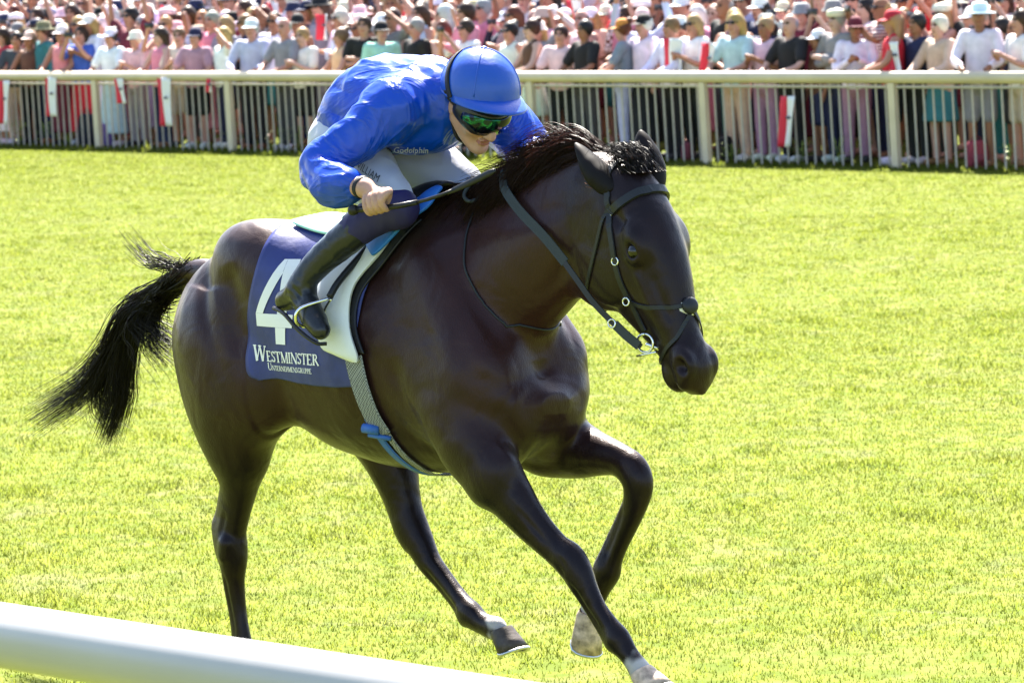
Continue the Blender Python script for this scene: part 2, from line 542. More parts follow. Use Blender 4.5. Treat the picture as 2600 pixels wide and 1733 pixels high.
def build_horse_body():  # horse, tack and rider points unprojected from image pixels, baked in as metres
    s = Sculpt((-1.28, -.40, .0), (1.26, .40, 1.86), .0065)
    # trunk as a loft along X: top, bottom, half width
    X = [-1.10, -1.05, -.95, -.80, -.62, -.42, -.20, 0.0, .15, .27, .33, .36, .39, .41]
    ZT = [1.18, 1.22, 1.29, 1.395, 1.505, 1.512, 1.525, 1.575, 1.57, 1.47, 1.36, 1.25, 1.15, 1.08]
    ZB = [1.10, 1.06, 1.01, .95, .875, .80, .768, .762, .775, .81, .85, .88, .91, .94]
    HW = [.07, .115, .175, .225, .245, .272, .282, .262, .235, .22, .20, .18, .16, .12]
    xs = np.linspace(-1.10, .47, 400)
    def sm(y):
        v = np.interp(xs, X, y)
        kk = np.exp(-.5 * (np.arange(-24, 25) / 9.) ** 2); kk /= kk.sum()
        return np.convolve(np.pad(v, 24, mode='edge'), kk, 'valid')
    zt, zb, hw = sm(ZT), sm(ZB), sm(HW)
    def trunk(x, y, z):
        xc = np.clip(x, -1.10, .47)
        t, b, w = (np.interp(xc.ravel(), xs, q).reshape(xc.shape) for q in (zt, zb, hw))
        c, h = (t + b) / 2, (t - b) / 2
        u = (z - c) / h
        front = np.clip((xc + .35) / .3, 0, 1)
        ww = w * (1 - (.10 + .30 * front) * np.clip(u, 0, 1) ** 1.6 - .06 * np.clip(-u, 0, 1))
        p = 2.15
        r = (np.abs(y / ww) ** p + np.abs(u) ** p) ** (1 / p)
        d = (r - 1) * np.minimum(ww, h) * .9
        return np.sqrt(np.maximum(d, 0) ** 2 + (x - xc) ** 2) + np.minimum(d, 0)
    s.op(trunk, (-1.1, -.3, .75), (.47, .3, 1.60), .02)
    fy = ((0, 1, 0), .62)
    s.ell((.33, 0, 1.09), (.11, .13, .20), .06, rotx('Y', 10))
    # neck
    s.chain([(.16, 0, 1.30, .245), (.34, 0, 1.39, .215), (.52, 0, 1.485, .18), (.66, 0, 1.55, .158), (.765, 0, 1.585, .14)], .05, ((0, 1, 0), .60))
    s.chain([(-.10, 0, 1.48, .05), (.02, 0, 1.52, .05), (.20, 0, 1.572, .05), (.38, 0, 1.625, .052), (.56, 0, 1.67, .054), (.72, 0, 1.69, .055)], .06, ((0, 1, 0), .7))
    for sy in (-1, 1):
        # rump, thigh, hips
        s.ell((-.83, sy * .125, 1.16), (.235, .135, .26), .09, rotx('Y', 22))
        s.ell((-.97, sy * .108, 1.08), (.10, .088, .235), .07, rotx('Y', 8))
        s.ell((-.63, sy * .175, 1.33), (.20, .085, .15), .08, rotx('Y', -28))      # point of hip and flank muscle
        s.ell((-.64, sy * .11, 1.405), (.22, .12, .10), .10, rotx('Y', -14))
        # shoulder blade, point of shoulder, triceps
        s.cone((.12, sy * .115, 1.40), (.33, sy * .140, 1.12), .075, .092, .12)
        s.ell((.335, sy * .142, 1.08), (.11, .082, .16), .08, rotx('Y', 22))
        s.ell((.22, sy * .185, 1.02), (.20, .07, .13), .07, rotx('Y', -35))
        s.ell((.365, sy * .078, 1.02), (.072, .066, .17), .05, rotx('Y', 6))          # breast muscles with a cleft between
        s.cone((.40, sy * .065, .95), (.33, sy * .10, .84), .09, .07, .06)
        # neck-to-shoulder groove and a jugular line
        # ribs hinted, flank hollow
    # tail dock
    s.chain([(-.96, 0, 1.27, .075), (-1.10, 0, 1.325, .05), (-1.20, 0, 1.335, .036), (-1.30, 0, 1.29, .026), (-1.37, 0, 1.22, .018)], .05)
    # --- near (right) hind: standing on the ground, swept back
    s.ell((-.66, -.185, 1.01), (.17, .095, .16), .06, rotx('Y', 35))
    s.chain([(-.83, -.15, 1.10, .19), (-.82, -.16, .96, .175), (-.805, -.165, .86, .138), (-.80, -.16, .79, .105)], .10, ((0, 1, 0), .78))
    s.chain([(-.81, -.165, .88, .13), (-.80, -.16, .79, .105), (-.805, -.155, .735, .084),
             (-.822, -.15, .66, .063), (-.845, -.15, .585, .053), (-.868, -.15, .52, .053), (-.868, -.15, .475, .056), (-.862, -.15, .43, .049),
             (-.868, -.146, .375, .039), (-.866, -.142, .32, .034), (-.855, -.14, .25, .029), (-.838, -.14, .175, .030), (-.827, -.14, .12, .039),
             (-.795, -.14, .095, .032), (-.768, -.14, .075, .036)], .03, ((0, 1, 0), .84))
    s.chain([(-.868, -.15, .64, .030), (-.905, -.15, .575, .024), (-.922, -.15, .53, .027), (-.90, -.148, .44, .020)], .03)
    s.cone((-.845, -.192, .49), (-.855, -.19, .45), .016, .014, .03)
    s.chain([(-.895, -.142, .38, .013), (-.878, -.14, .22, .012), (-.86, -.14, .13, .02)], .018)
    # --- far (left) hind: swinging forward under the belly
    s.ell((-.58, .165, .99), (.20, .10, .17), .06, rotx('Y', 40))
    s.chain([(-.66, .155, 1.03, .19), (-.52, .15, .92, .15), (-.44, .14, .82, .11), (-.392, .133, .74, .086), (-.355, .13, .66, .065), (-.33, .13, .60, .056),
             (-.308, .13, .55, .058), (-.272, .13, .505, .050), (-.229, .13, .45, .041), (-.17, .13, .405, .034), (-.115, .128, .365, .031),
             (-.065, .123, .33, .033), (-.031, .12, .306, .041), (.012, .12, .285, .034), (.05, .12, .276, .034), (.085, .12, .272, .038)], .03, ((0, 1, 0), .84))
    s.chain([(-.41, .132, .70, .03), (-.385, .13, .63, .024), (-.362, .13, .585, .027), (-.31, .13, .50, .022)], .03)
    
    s.chain([(-.27, .13, .455, .013), (-.12, .13, .33, .012), (-.055, .12, .283, .02)], .018)
    # --- near (right) fore: stretched out ahead
    s.chain([(.255, -.165, .98, .125), (.34, -.178, .895, .114), (.415, -.178, .815, .092), (.487, -.17, .74, .073), (.556, -.155, .667, .057),
             (.64, -.14, .60, .047), (.685, -.132, .572, .052), (.72, -.13, .535, .047), (.752, -.128, .49, .036), (.79, -.125, .438, .030),
             (.838, -.121, .388, .031), (.868, -.12, .355, .040), (.905, -.12, .322, .031), (.936, -.12, .293, .030), (.962, -.12, .268, .036)], .03, ((0, 1, 0), .82))
    s.cone((.29, -.17, .86), (.36, -.17, .80), .055, .05, .05)       # elbow point
    s.ell((.44, -.20, .80), (.10, .045, .06), .04, rotx('Y', 47))
    s.chain([(.705, -.13, .505, .018), (.76, -.126, .435, .014), (.845, -.12, .335, .018)], .018)
    # --- far (left) fore: folded
    s.chain([(.27, .15, .95, .13), (.32, .15, .875, .112), (.43, .15, .848, .086), (.529, .15, .842, .064), (.61, .15, .832, .050), (.668, .15, .806, .052),
             (.692, .15, .768, .049), (.684, .15, .72, .042), (.655, .149, .655, .034), (.605, .143, .57, .031), (.578, .14, .522, .035), (.562, .14, .492, .043),
             (.535, .137, .44, .032), (.513, .133, .40, .031), (.497, .13, .372, .035)], .03, ((0, 1, 0), .82))
    s.ell((.40, .19, .85), (.12, .045, .06), .04)
    s.chain([(.640, .15, .69, .014), (.570, .143, .58, .013), (.535, .138, .49, .02)], .022)
    # --- head, loft along its own axis
    P0 = np.array([.80, 1.70]); D = np.array([.447, -.894]); N = np.array([.894, .447])
    U = [-.07, -.03, .03, .09, .16, .23, .30, .38, .46, .53, .59, .64, .675, .69]
    VF = [-.04, .005, .07, .098, .114, .116, .112, .098, .076, .060, .062, .058, .035, .01]
    VB = [-.08, -.13, -.17, -.20, -.215, -.222, -.215, -.180, -.138, -.105, -.088, -.080, -.058, -.03]
    WD = [.045, .075, .088, .098, .106, .108, .100, .084, .068, .055, .056, .054, .040, .02]
    us = np.linspace(-.07, .69, 300)
    def sh(y):
        v = np.interp(us, U, y); kk = np.exp(-.5 * (np.arange(-15, 16) / 5.) ** 2); kk /= kk.sum()
        return np.convolve(np.pad(v, 15, mode='edge'), kk, 'valid')
    vf, vb, wd = sh(VF), sh(VB), sh(WD)
    def head(x, y, z):
        px, pz = x - P0[0], z - P0[1]
        u = px * D[0] + pz * D[1]; v = px * N[0] + pz * N[1]
        uc = np.clip(u, -.07, .69)
        f, b, w = (np.interp(uc.ravel(), us, q).reshape(uc.shape) for q in (vf, vb, wd))
        c, h = (f + b) / 2 + .02, (f - b) / 2
        h = np.where(v > c, f - c, c - b)
        q = (v - c) / h
        ww = w * (1 - .42 * np.clip(-q, 0, 1) ** 1.2 - .16 * np.clip(q, 0, 1) ** 1.5)
        p = 2.4
        r = (np.abs(y / ww) ** p + np.abs(q) ** p) ** (1 / p)
        d = (r - 1) * np.minimum(ww, h) * .9
        return np.sqrt(np.maximum(d, 0) ** 2 + (u - uc) ** 2) + np.minimum(d, 0)
    s.op(head, (.55, -.12, 1.02), (1.25, .12, 1.80), .05)
    def hp(u, v, y): return (P0[0] + u * D[0] + v * N[0], y, P0[1] + u * D[1] + v * N[1])
    hr = np.array([[D[0], 0, D[1]], [0, 1, 0], [N[0], 0, N[1]]])
    for sy in (-1, 1):
        s.ell(hp(.235, -.115, sy * .062), (.125, .036, .105), .03, hr)             # cheek
        s.ell(hp(.232, .050, sy * .080), (.058, .034, .030), .035, hr)             # brow
        s.ell(hp(.272, .030, sy * .094), (.032, .020, .022), .02, hr)              # lids
        s.ell(hp(.262, .036, sy * .112), (.023, .018, .0150), .012, hr, sub=True)   # eye opening
        s.ell(hp(.612, .018, sy * .050), (.048, .022, .038), .02, hr)              # nostril flare
        s.ell(hp(.622, .022, sy * .072), (.026, .026, .017), .012, hr, sub=True)   # nostril
        s.ell(hp(.655, -.012, sy * .030), (.03, .03, .028), .02, hr)               # upper lip
    s.ell(hp(.612, -.075, 0), (.045, .036, .028), .025, hr)                        # chin
    s.ell(hp(.66, -.045, 0), (.012, .05, .006), .008, hr, sub=True)
    # throat
    s.cone((.66, 0, 1.47), (.72, 0, 1.38), .085, .07, .05, ((0, 1, 0), .8))
    V, F = s.mesh(2)
    gl = []
    for sy in (-1, 1):
        def q(*p): return [(a, sy * b, c) for a, b, c in p]
        gl += [(q((-.975, .215, 1.17), (-.955, .235, 1.08), (-.90, .24, .96)), .026, .013),      # hamstring lines
               (q((-.90, .21, 1.42), (-.80, .27, 1.25), (-.69, .27, 1.02)), .03, .012),
               (q((-.93, .22, 1.30), (-.90, .255, 1.15), (-.84, .25, 1.0)), .03, -.008),
               (q((-.70, .25, 1.40), (-.66, .27, 1.27), (-.62, .26, 1.10)), .05, .014),
               (q((.07, .14, 1.44), (.18, .21, 1.27), (.33, .235, 1.06)), .03, .008),          # behind the shoulder blade
               (q((.16, .13, 1.46), (.30, .18, 1.28), (.45, .21, 1.10)), .026, -.008),
               (q((.26, .15, 1.40), (.40, .16, 1.26), (.53, .14, 1.12)), .03, .012),           # before it
               (q((.20, .22, 1.10), (.28, .235, .98), (.36, .24, .90)), .03, .010),            # triceps
               (q((.06, .26, 1.15), (.10, .265, 1.0), (.20, .23, .86)), .035, .012),
               (q((.44, .13, 1.18), (.58, .10, 1.34), (.68, .085, 1.46)), .022, .010),         # jugular
               (q((.30, .13, 1.56), (.50, .12, 1.58), (.68, .09, 1.60)), .03, .008),
               ([hp(.05, -.155, sy * .08), hp(.15, -.20, sy * .075), hp(.28, -.215, sy * .06)], .014, .012),   # behind the jaw
               ([hp(.10, -.01, sy * .10), hp(.15, .02, sy * .105), hp(.19, .035, sy * .10)], .022, .012),     # above the eye
               ([hp(.33, .05, sy * .078), hp(.41, .04, sy * .066), hp(.50, .035, sy * .055)], .016, .006),
               ([hp(.30, .01, sy * .095), hp(.38, .0, sy * .076), hp(.46, -.005, sy * .060)], .011, -.006),   # facial crest
               ([hp(.30, -.05, sy * .09), hp(.40, -.07, sy * .065), hp(.50, -.05, sy * .055)], .018, .005),
               ([hp(.56, -.050, sy * .056), hp(.61, -.050, sy * .055), hp(.66, -.045, sy * .04)], .006, .007), # mouth
               ([hp(.275, .020, sy * .10), hp(.30, .03, sy * .095), hp(.32, .025, sy * .09)], .007, .004)]
        for i in range(5):
            x = -.44 + i * .095
            gl.append((q((x, .28, 1.20), (x + .03, .285, 1.03), (x + .10, .25, .90)), .020, .0035))
    # grooves between cannon bone and tendons, carpal and hock hollows
    for sy, pl in ((-1, [(.715, .163, .515), (.765, .152, .44), (.83, .147, .372)]), (-1, [(-.875, .180, .40), (-.868, .170, .30), (-.845, .165, .17)]),
                   (1, [(.655, .178, .70), (.61, .170, .60), (.575, .168, .53)]), (1, [(.655, .120, .70), (.61, .115, .60), (.575, .112, .53)]),
                   (1, [(-.25, .100, .455), (-.14, .10, .36), (-.06, .095, .305)]), (-1, [(-.835, .195, .60), (-.858, .19, .54), (-.87, .185, .49)]),
                   (-1, [(.50, .215, .76), (.58, .19, .68), (.65, .17, .61)]), (-1, [(.43, .235, .83), (.50, .215, .72), (.58, .185, .635)])):
        gl.append(([(a, sy * b, c) for a, b, c in pl], .010, .0055))
    for pl in ([(.672, -.16, .595), (.70, -.17, .57), (.715, -.16, .545)], [(.66, -.16, .575), (.69, -.17, .548), (.70, -.16, .53)]):
        gl.append((pl, .008, .004))
    # veins standing out under the thin skin
    for sy in (-1, 1):
        for pl in ([(.30, .20, 1.02), (.36, .235, .95), (.40, .24, .88), (.46, .225, .80), (.53, .20, .71)], [(.12, .25, .96), (.0, .262, .94), (-.15, .262, .92), (-.30, .25, .93)],
                   [(.36, .235, .95), (.30, .23, .90), (.25, .215, .85)], [(-.84, .22, .85), (-.80, .21, .78), (-.80, .20, .70)], [(-.70, .27, 1.0), (-.66, .265, .93), (-.60, .25, .90)]):
            gl.append(([(a, sy * b, c) for a, b, c in pl], .0075, -.0045))
        gl.append(([hp(.29, -.03, sy * .1), hp(.36, -.045, sy * .08), hp(.42, -.02, sy * .066), hp(.50, -.01, sy * .056)], .006, -.004))
    gl += [([(.46, 0, 1.14), (.44, 0, 1.02), (.38, 0, .90)], .035, .020)]
    V = grooves(V, F, gl)
    return V, F, hp, hr

HV, HF, HP, HR = build_horse_body()

def near_dist(V, pts):
    d = np.full(len(V), 9., np.float32)
    for p in pts: d = np.minimum(d, np.sqrt(((V - np.array(p[:3], np.float32)) ** 2).sum(1)) - (p[3] if len(p) > 3 else 0))
    return d

def coat_material():
    m = bpy.data.materials.new("horse_coat")
    m.use_nodes = True
    nt = m.node_tree; L = nt.links; b = nt.nodes["Principled BSDF"]
    at = nt.nodes.new("ShaderNodeAttribute"); at.attribute_name = "brown"
    aw = nt.nodes.new("ShaderNodeAttribute"); aw.attribute_name = "white"
    tc = nt.nodes.new("ShaderNodeTexCoord")
    n = nt.nodes.new("ShaderNodeTexNoise"); n.inputs["Scale"].default_value = 9; n.inputs["Detail"].default_value = 6
    L.new(tc.outputs["Object"], n.inputs["Vector"])
    ma = nt.nodes.new("ShaderNodeMath"); ma.operation = 'MULTIPLY_ADD'; ma.inputs[1].default_value = .7; ma.inputs[2].default_value = -.35
    L.new(n.outputs["Fac"], ma.inputs[0])
    ad = nt.nodes.new("ShaderNodeMath"); ad.operation = 'ADD'; ad.use_clamp = True
    L.new(at.outputs["Fac"], ad.inputs[0]); L.new(ma.outputs[0], ad.inputs[1])
    mx = nt.nodes.new("ShaderNodeMix"); mx.data_type = 'RGBA'
    mx.inputs["A"].default_value = (.0050, .0032, .0040, 1); mx.inputs["B"].default_value = (.0265, .0092, .0078, 1)
    L.new(ad.outputs[0], mx.inputs["Factor"])
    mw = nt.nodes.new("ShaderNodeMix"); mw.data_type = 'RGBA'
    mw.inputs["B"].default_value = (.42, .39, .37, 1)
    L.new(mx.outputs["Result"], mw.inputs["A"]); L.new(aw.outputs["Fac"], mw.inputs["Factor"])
    L.new(mw.outputs["Result"], b.inputs["Base Color"])
    b.inputs["Roughness"].default_value = .38
    b.inputs["Specular IOR Level"].default_value = .22
    b.inputs["Specular Tint"].default_value = (1.0, .80, .80, 1)     # light glancing off hair takes on its brown
    b.inputs["Coat Weight"].default_value = .10
    b.inputs["Coat Roughness"].default_value = .16
    b.inputs["Sheen Weight"].default_value = .03
    b.inputs["Sheen Roughness"].default_value = .45
    b.inputs["Sheen Tint"].default_value = (1.0, .86, .78, 1)
    # short hair grain, veins
    mp = nt.nodes.new("ShaderNodeMapping"); mp.inputs["Scale"].default_value = (60, 60, 18)
    L.new(tc.outputs["Object"], mp.inputs["Vector"])
    n2 = nt.nodes.new("ShaderNodeTexNoise"); n2.inputs["Scale"].default_value = 4; n2.inputs["Detail"].default_value = 3
    L.new(mp.outputs[0], n2.inputs["Vector"])
    n3 = nt.nodes.new("ShaderNodeTexNoise"); n3.inputs["Scale"].default_value = 7; n3.inputs["Detail"].default_value = 2; n3.inputs["Distortion"].default_value = .6
    L.new(tc.outputs["Object"], n3.inputs["Vector"])
    b1 = nt.nodes.new("ShaderNodeBump"); b1.inputs["Strength"].default_value = .6; b1.inputs["Distance"].default_value = .022
    b2 = nt.nodes.new("ShaderNodeBump"); b2.inputs["Strength"].default_value = .4; b2.inputs["Distance"].default_value = .003
    L.new(n3.outputs["Fac"], b1.inputs["Height"]); L.new(n2.outputs["Fac"], b2.inputs["Height"])
    L.new(b1.outputs[0], b2.inputs["Normal"]); L.new(b2.outputs[0], b.inputs["Normal"])
    return m

M_COAT = coat_material()
M_HAIR = mat("horse_hair", (.008, .0062, .006), .36, .35)
M_HOOF = mat("hoof_horn", (.060, .045, .036), .5, .4, noise=(40, .5), bump=(90, .3, .003))
M_EYE = mat("horse_eye", (.006, .004, .003), .06, .6)

horse = empty("horse", H_ORG, H_ROT)
tag(horse, "dark bay racehorse galloping across the grass with a rider in blue", "horse")
me = mesh_np("horse_body", HV, HF)
legz = np.clip((HV[:, 2] - .72) / .3, 0, 1)
headd = np.clip((near_dist(HV, [HP(.1, -.03, 0), HP(.3, -.02, 0), HP(.5, -.02, 0)]) - .16) / .10, 0, 1)
brown = .72 * legz * (.18 + .82 * headd)
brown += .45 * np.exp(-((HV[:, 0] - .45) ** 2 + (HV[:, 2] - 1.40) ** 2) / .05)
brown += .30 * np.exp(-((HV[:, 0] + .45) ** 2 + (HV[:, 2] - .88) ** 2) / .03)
wob = np.array([mnoise.noise(Vector(v * 26.)) for v in HV[HV[:, 2] < .5]]) if True else 0
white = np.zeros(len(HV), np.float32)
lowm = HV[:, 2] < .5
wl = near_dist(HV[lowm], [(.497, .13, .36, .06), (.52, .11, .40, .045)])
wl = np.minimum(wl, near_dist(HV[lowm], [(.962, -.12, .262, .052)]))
wl = np.minimum(wl, near_dist(HV[lowm], [(.100, .11, .29, .038)]))  # far hind pastern: pale sun highlight painted into the coat
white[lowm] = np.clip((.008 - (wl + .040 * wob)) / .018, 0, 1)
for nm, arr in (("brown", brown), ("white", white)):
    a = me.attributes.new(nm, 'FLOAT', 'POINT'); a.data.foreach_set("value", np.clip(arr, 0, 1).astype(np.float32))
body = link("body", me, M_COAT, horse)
HBVH = BVHTree.FromPolygons([tuple(v) for v in HV.tolist()], [tuple(f) for f in HF.tolist()])

# ------------------------------------------------------------------ hair
def hair_mesh(P, R, name, m, parent):
    """P (n, k, 3) strand points, R (n, k) radii -> one mesh of three-sided tapering strands"""
    n, k, _ = P.shape
    T = np.gradient(P, axis=1)
    T /= np.linalg.norm(T, axis=2, keepdims=True) + 1e-9
    ref = np.random.RandomState(3).normal(size=(n, 1, 3))
    A = np.cross(T, ref); A /= np.linalg.norm(A, axis=2, keepdims=True) + 1e-9
    B = np.cross(T, A)
    V = np.stack([P + R[..., None] * (A * math.cos(t) + B * math.sin(t)) for t in (0, 2.094, 4.189)], 2)
    idx = np.arange(n * k * 3).reshape(n, k, 3)
    F = np.concatenate([np.stack([idx[:, :-1, i], idx[:, :-1, (i + 1) % 3], idx[:, 1:, (i + 1) % 3], idx[:, 1:, i]], -1).reshape(-1, 4) for i in range(3)])
    return link(name, mesh_np(name, V.reshape(-1, 3), F), m, parent)

def crest_z(x):
    h = HBVH.ray_cast(Vector((x, 0, 2.4)), Vector((0, 0, -1)))
    return h[0].z if h[0] else 1.6

def build_mane():
    n, k = 4200, 12
    R_ = np.random.RandomState(5)
    s = R_.rand(n) ** 1.15
    x0 = .845 - s * .80
    zc = np.array([crest_z(float(x)) for x in np.linspace(.03, .86, 60)])
    z0 = np.interp(x0, np.linspace(.03, .86, 60), zc) - .008
    y0 = R_.normal(0, .012, n)
    P = np.zeros((n, k, 3)); t = np.linspace(0, 1, k)
    lock = np.sin(x0 * 61) * .5 + np.sin(x0 * 143 + 1.3) * .5 + R_.normal(0, .28, n)
    # streaming back and up behind the ears, lower and flatter towards the withers
    Ls = np.interp(s, [0, .15, .4, .6, 1], [.22, .23, .19, .16, .13]) * (1 + R_.normal(0, .16, n))
    up = np.interp(s, [0, .12, .3, .5, .75, 1], [.12, .20, .24, .10, .04, .03]) + .14 * lock
    drape = np.interp(s, [0, .3, .55, 1], [.10, .45, .55, .35]) * (R_.rand(n) < .6)
    for i in range(k):
        a = t[i]
        P[:, i, 0] = x0 - Ls * (a * .97 + .015 * np.sin(a * 5 + lock * 3))
        P[:, i, 2] = z0 + Ls * (up * np.sin(a * 2.2) - (.10 + drape * 1.2) * a * a * 1.1) + Ls * .012 * np.sin(a * 6 + lock * 4)
        P[:, i, 1] = y0 + Ls * (-.55 * drape * a - .08 * a + .05 * lock * a)
    rr = .00115 * (1 - .75 * t)[None] * (1 + .5 * R_.rand(n))[:, None]
    return P, rr

def forelock():
    n, k = 240, 9
    R_ = np.random.RandomState(8)
    t = np.linspace(0, 1, k)
    P = np.zeros((n, k, 3))
    y0 = R_.normal(0, .025, n); L_ = .10 + .06 * R_.rand(n)
    for i, a in enumerate(t):
        P[:, i, 0] = .86 - L_ * a * .5 + .07 * R_.rand(n) * (1 - a) + .0
        P[:, i, 1] = y0 * (1 + .6 * a)
        P[:, i, 2] = 1.70 + L_ * .55 * np.sin(a * 2.4)
    return P, np.repeat((.0015 * (1 - .7 * t))[None], n, 0)

def build_tail():
    R_ = np.random.RandomState(6)
    k = 22
    def guide(pts): return np.array(catmull(pts, 12))
    dock = guide([(-1.16, 0, 1.345), (-1.24, 0, 1.335), (-1.32, 0, 1.285), (-1.39, 0, 1.21)])
    ends = [   # (weight, way points after the root, spread at the end)
        (.27, [(-1.52, 0, 1.17), (-1.60, 0, 1.02), (-1.63, 0, .90), (-1.72, 0, .75)], .020),
        (.22, [(-1.54, 0, 1.19), (-1.66, 0, 1.05), (-1.82, 0, .92), (-2.10, 0, .79)], .035),
        (.11, [(-1.52, 0, 1.20), (-1.67, 0, 1.04), (-1.75, 0, .88), (-1.66, 0, .81)], .025),
        (.12, [(-1.44, 0, 1.20), (-1.46, 0, 1.13), (-1.38, 0, 1.09), (-1.33, 0, 1.06)], .05),
        (.03, [(-1.36, 0, 1.355), (-1.43, 0, 1.36), (-1.49, 0, 1.39), (-1.55, 0, 1.435)], .02)]
    out = []
    for wgt, way, sp in ends:
        n = int(2300 * wgt)
        for j in range(n):
            f = R_.rand() ** .7
            if wgt == .03: f = R_.rand() * .5
            root = dock[int(f * (len(dock) - 1))] + np.array([0, R_.normal(0, .022), R_.normal(0, .018)])
            off = R_.normal(0, 1, 3)
            pts = [root]
            for i, w in enumerate(way):
                g = (i + 1) / len(way)
                pts.append(np.array(w) + off * np.array([1.0, .9, 1.0]) * (.014 + sp * g * .65) + R_.normal(0, .0025, 3))
            cut = .75 + .35 * R_.rand()
            c = np.array(catmull(pts, 8))
            tt = np.clip(np.linspace(0, 1, k) * cut, 0, 1) * (len(c) - 1)
            i0 = np.minimum(tt.astype(int), len(c) - 2)
            out.append(c[i0] + (c[i0 + 1] - c[i0]) * (tt - i0)[:, None])
    P = np.array(out)
    t = np.linspace(0, 1, k)
    R = (.00112 * (1 - .8 * t ** 1.5))[None] * (1 + .5 * R_.rand(len(P)))[:, None]
    return P, R

def hair_mat(name, col, tcol, f):
    m = mat(name, col, .42, .2)
    nt = m.node_tree; b = nt.nodes["Principled BSDF"]
    tr = nt.nodes.new("ShaderNodeBsdfTranslucent"); tr.inputs["Color"].default_value = (*tcol, 1)
    mx = nt.nodes.new("ShaderNodeMixShader"); mx.inputs[0].default_value = f
    nt.links.new(b.outputs[0], mx.inputs[1]); nt.links.new(tr.outputs[0], mx.inputs[2])
    nt.links.new(mx.outputs[0], nt.nodes["Material Output"].inputs["Surface"])
    return m
M_MANE = hair_mat("mane_hair", (.018, .0080, .0055), (.28, .11, .065), .34)
M_HAIR = hair_mat("tail_hair", (.0065, .0048, .0046), (.10, .045, .028), .26)
mane = hair_mesh(*build_mane(), "mane", M_MANE, horse)
fl = hair_mesh(*forelock(), "forelock", M_HAIR, horse)
tail = hair_mesh(*build_tail(), "tail", M_HAIR, horse)

# ------------------------------------------------------------------ ears, eyes, hooves
M_EAR = bpy.data.materials.new("ear_skin"); M_EAR.use_nodes = True
def _ear():
    nt = M_EAR.node_tree; b = nt.nodes["Principled BSDF"]
    b.inputs["Base Color"].default_value = (.010, .008, .008, 1); b.inputs["Roughness"].default_value = .55; b.inputs["Specular IOR Level"].default_value = .12
    tr = nt.nodes.new("ShaderNodeBsdfTranslucent"); tr.inputs["Color"].default_value = (.55, .16, .05, 1)
    mx = nt.nodes.new("ShaderNodeMixShader"); mx.inputs[0].default_value = .04
    nt.links.new(b.outputs[0], mx.inputs[1]); nt.links.new(tr.outputs[0], mx.inputs[2])
    nt.links.new(mx.outputs[0], nt.nodes["Material Output"].inputs["Surface"])
_ear()

def make_ear(base, tip, opening):
    base, tip, op = np.array(base), np.array(tip), np.array(opening, float)
    ax = tip - base; L_ = np.linalg.norm(ax); ax /= L_
    op -= ax * (op @ ax); op /= np.linalg.norm(op)
    sd = np.cross(ax, op)
    nt_, nf = 16, 17
    V = []
    for i in range(nt_):
        t = i / (nt_ - 1)
        w = np.interp(t, [0, .12, .35, .6, .85, .96, 1], [.030, .040, .048, .040, .022, .009, .002])
        pm = np.interp(t, [0, .15, .5, .8, 1], [2.9, 2.5, 1.9, 1.6, 1.4])
        c = base + ax * L_ * t + op * (.012 * math.sin(t * 2.6))
        for j in range(nf):
            f = -pm + 2 * pm * j / (nf - 1)
            V.append(c - op * math.cos(f) * w * .78 + sd * math.sin(f) * w)
    F = [(i * nf + j, i * nf + j + 1, (i + 1) * nf + j + 1, (i + 1) * nf + j) for i in range(nt_ - 1) for j in range(nf - 1)]
    me = mesh_np("ear", V, F)
    o = link("ear", me, M_EAR, horse)
    so = o.modifiers.new("thick", 'SOLIDIFY'); so.thickness = .005; so.offset = 0
    su = o.modifiers.new("sub", 'SUBSURF'); su.levels = su.render_levels = 1
    return o
ear_r = make_ear((.842, -.064, 1.645), (.718, -.094, 1.790), (-.9, -.12, -.3))
ear_l = make_ear((.872, .066, 1.645), (.798, .088, 1.818), (-.7, .7, 0))
# tuft of hair inside the near ear, its backlit orange glow put into the colour
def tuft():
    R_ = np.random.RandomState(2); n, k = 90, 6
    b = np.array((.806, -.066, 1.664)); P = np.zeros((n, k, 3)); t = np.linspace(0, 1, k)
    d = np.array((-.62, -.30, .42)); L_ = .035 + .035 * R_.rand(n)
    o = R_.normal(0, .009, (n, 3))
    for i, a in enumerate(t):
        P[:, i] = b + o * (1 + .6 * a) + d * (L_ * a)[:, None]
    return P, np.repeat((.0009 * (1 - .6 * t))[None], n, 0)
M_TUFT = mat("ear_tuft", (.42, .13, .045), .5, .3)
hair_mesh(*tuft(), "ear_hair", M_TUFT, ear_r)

for sy in (-1, 1):
    e = MB(); c = Vector(HP(.264, .036, sy * .0925))
    for i in range(9):
        pass
    bm_v = []; bm_f = []
    n1, n2 = 10, 14
    for i in range(n1 + 1):
        th = math.pi * i / n1
        for j in range(n2):
            ph = 2 * math.pi * j / n2
            bm_v.append(c + Vector((math.sin(th) * math.cos(ph), math.sin(th) * math.sin(ph), math.cos(th))) * .0235)
    for i in range(n1):
        for j in range(n2):
            bm_f.append((i * n2 + j, i * n2 + (j + 1) % n2, (i + 1) * n2 + (j + 1) % n2, (i + 1) * n2 + j))
    e.add(bm_v, bm_f).build("eye", M_EYE, horse)

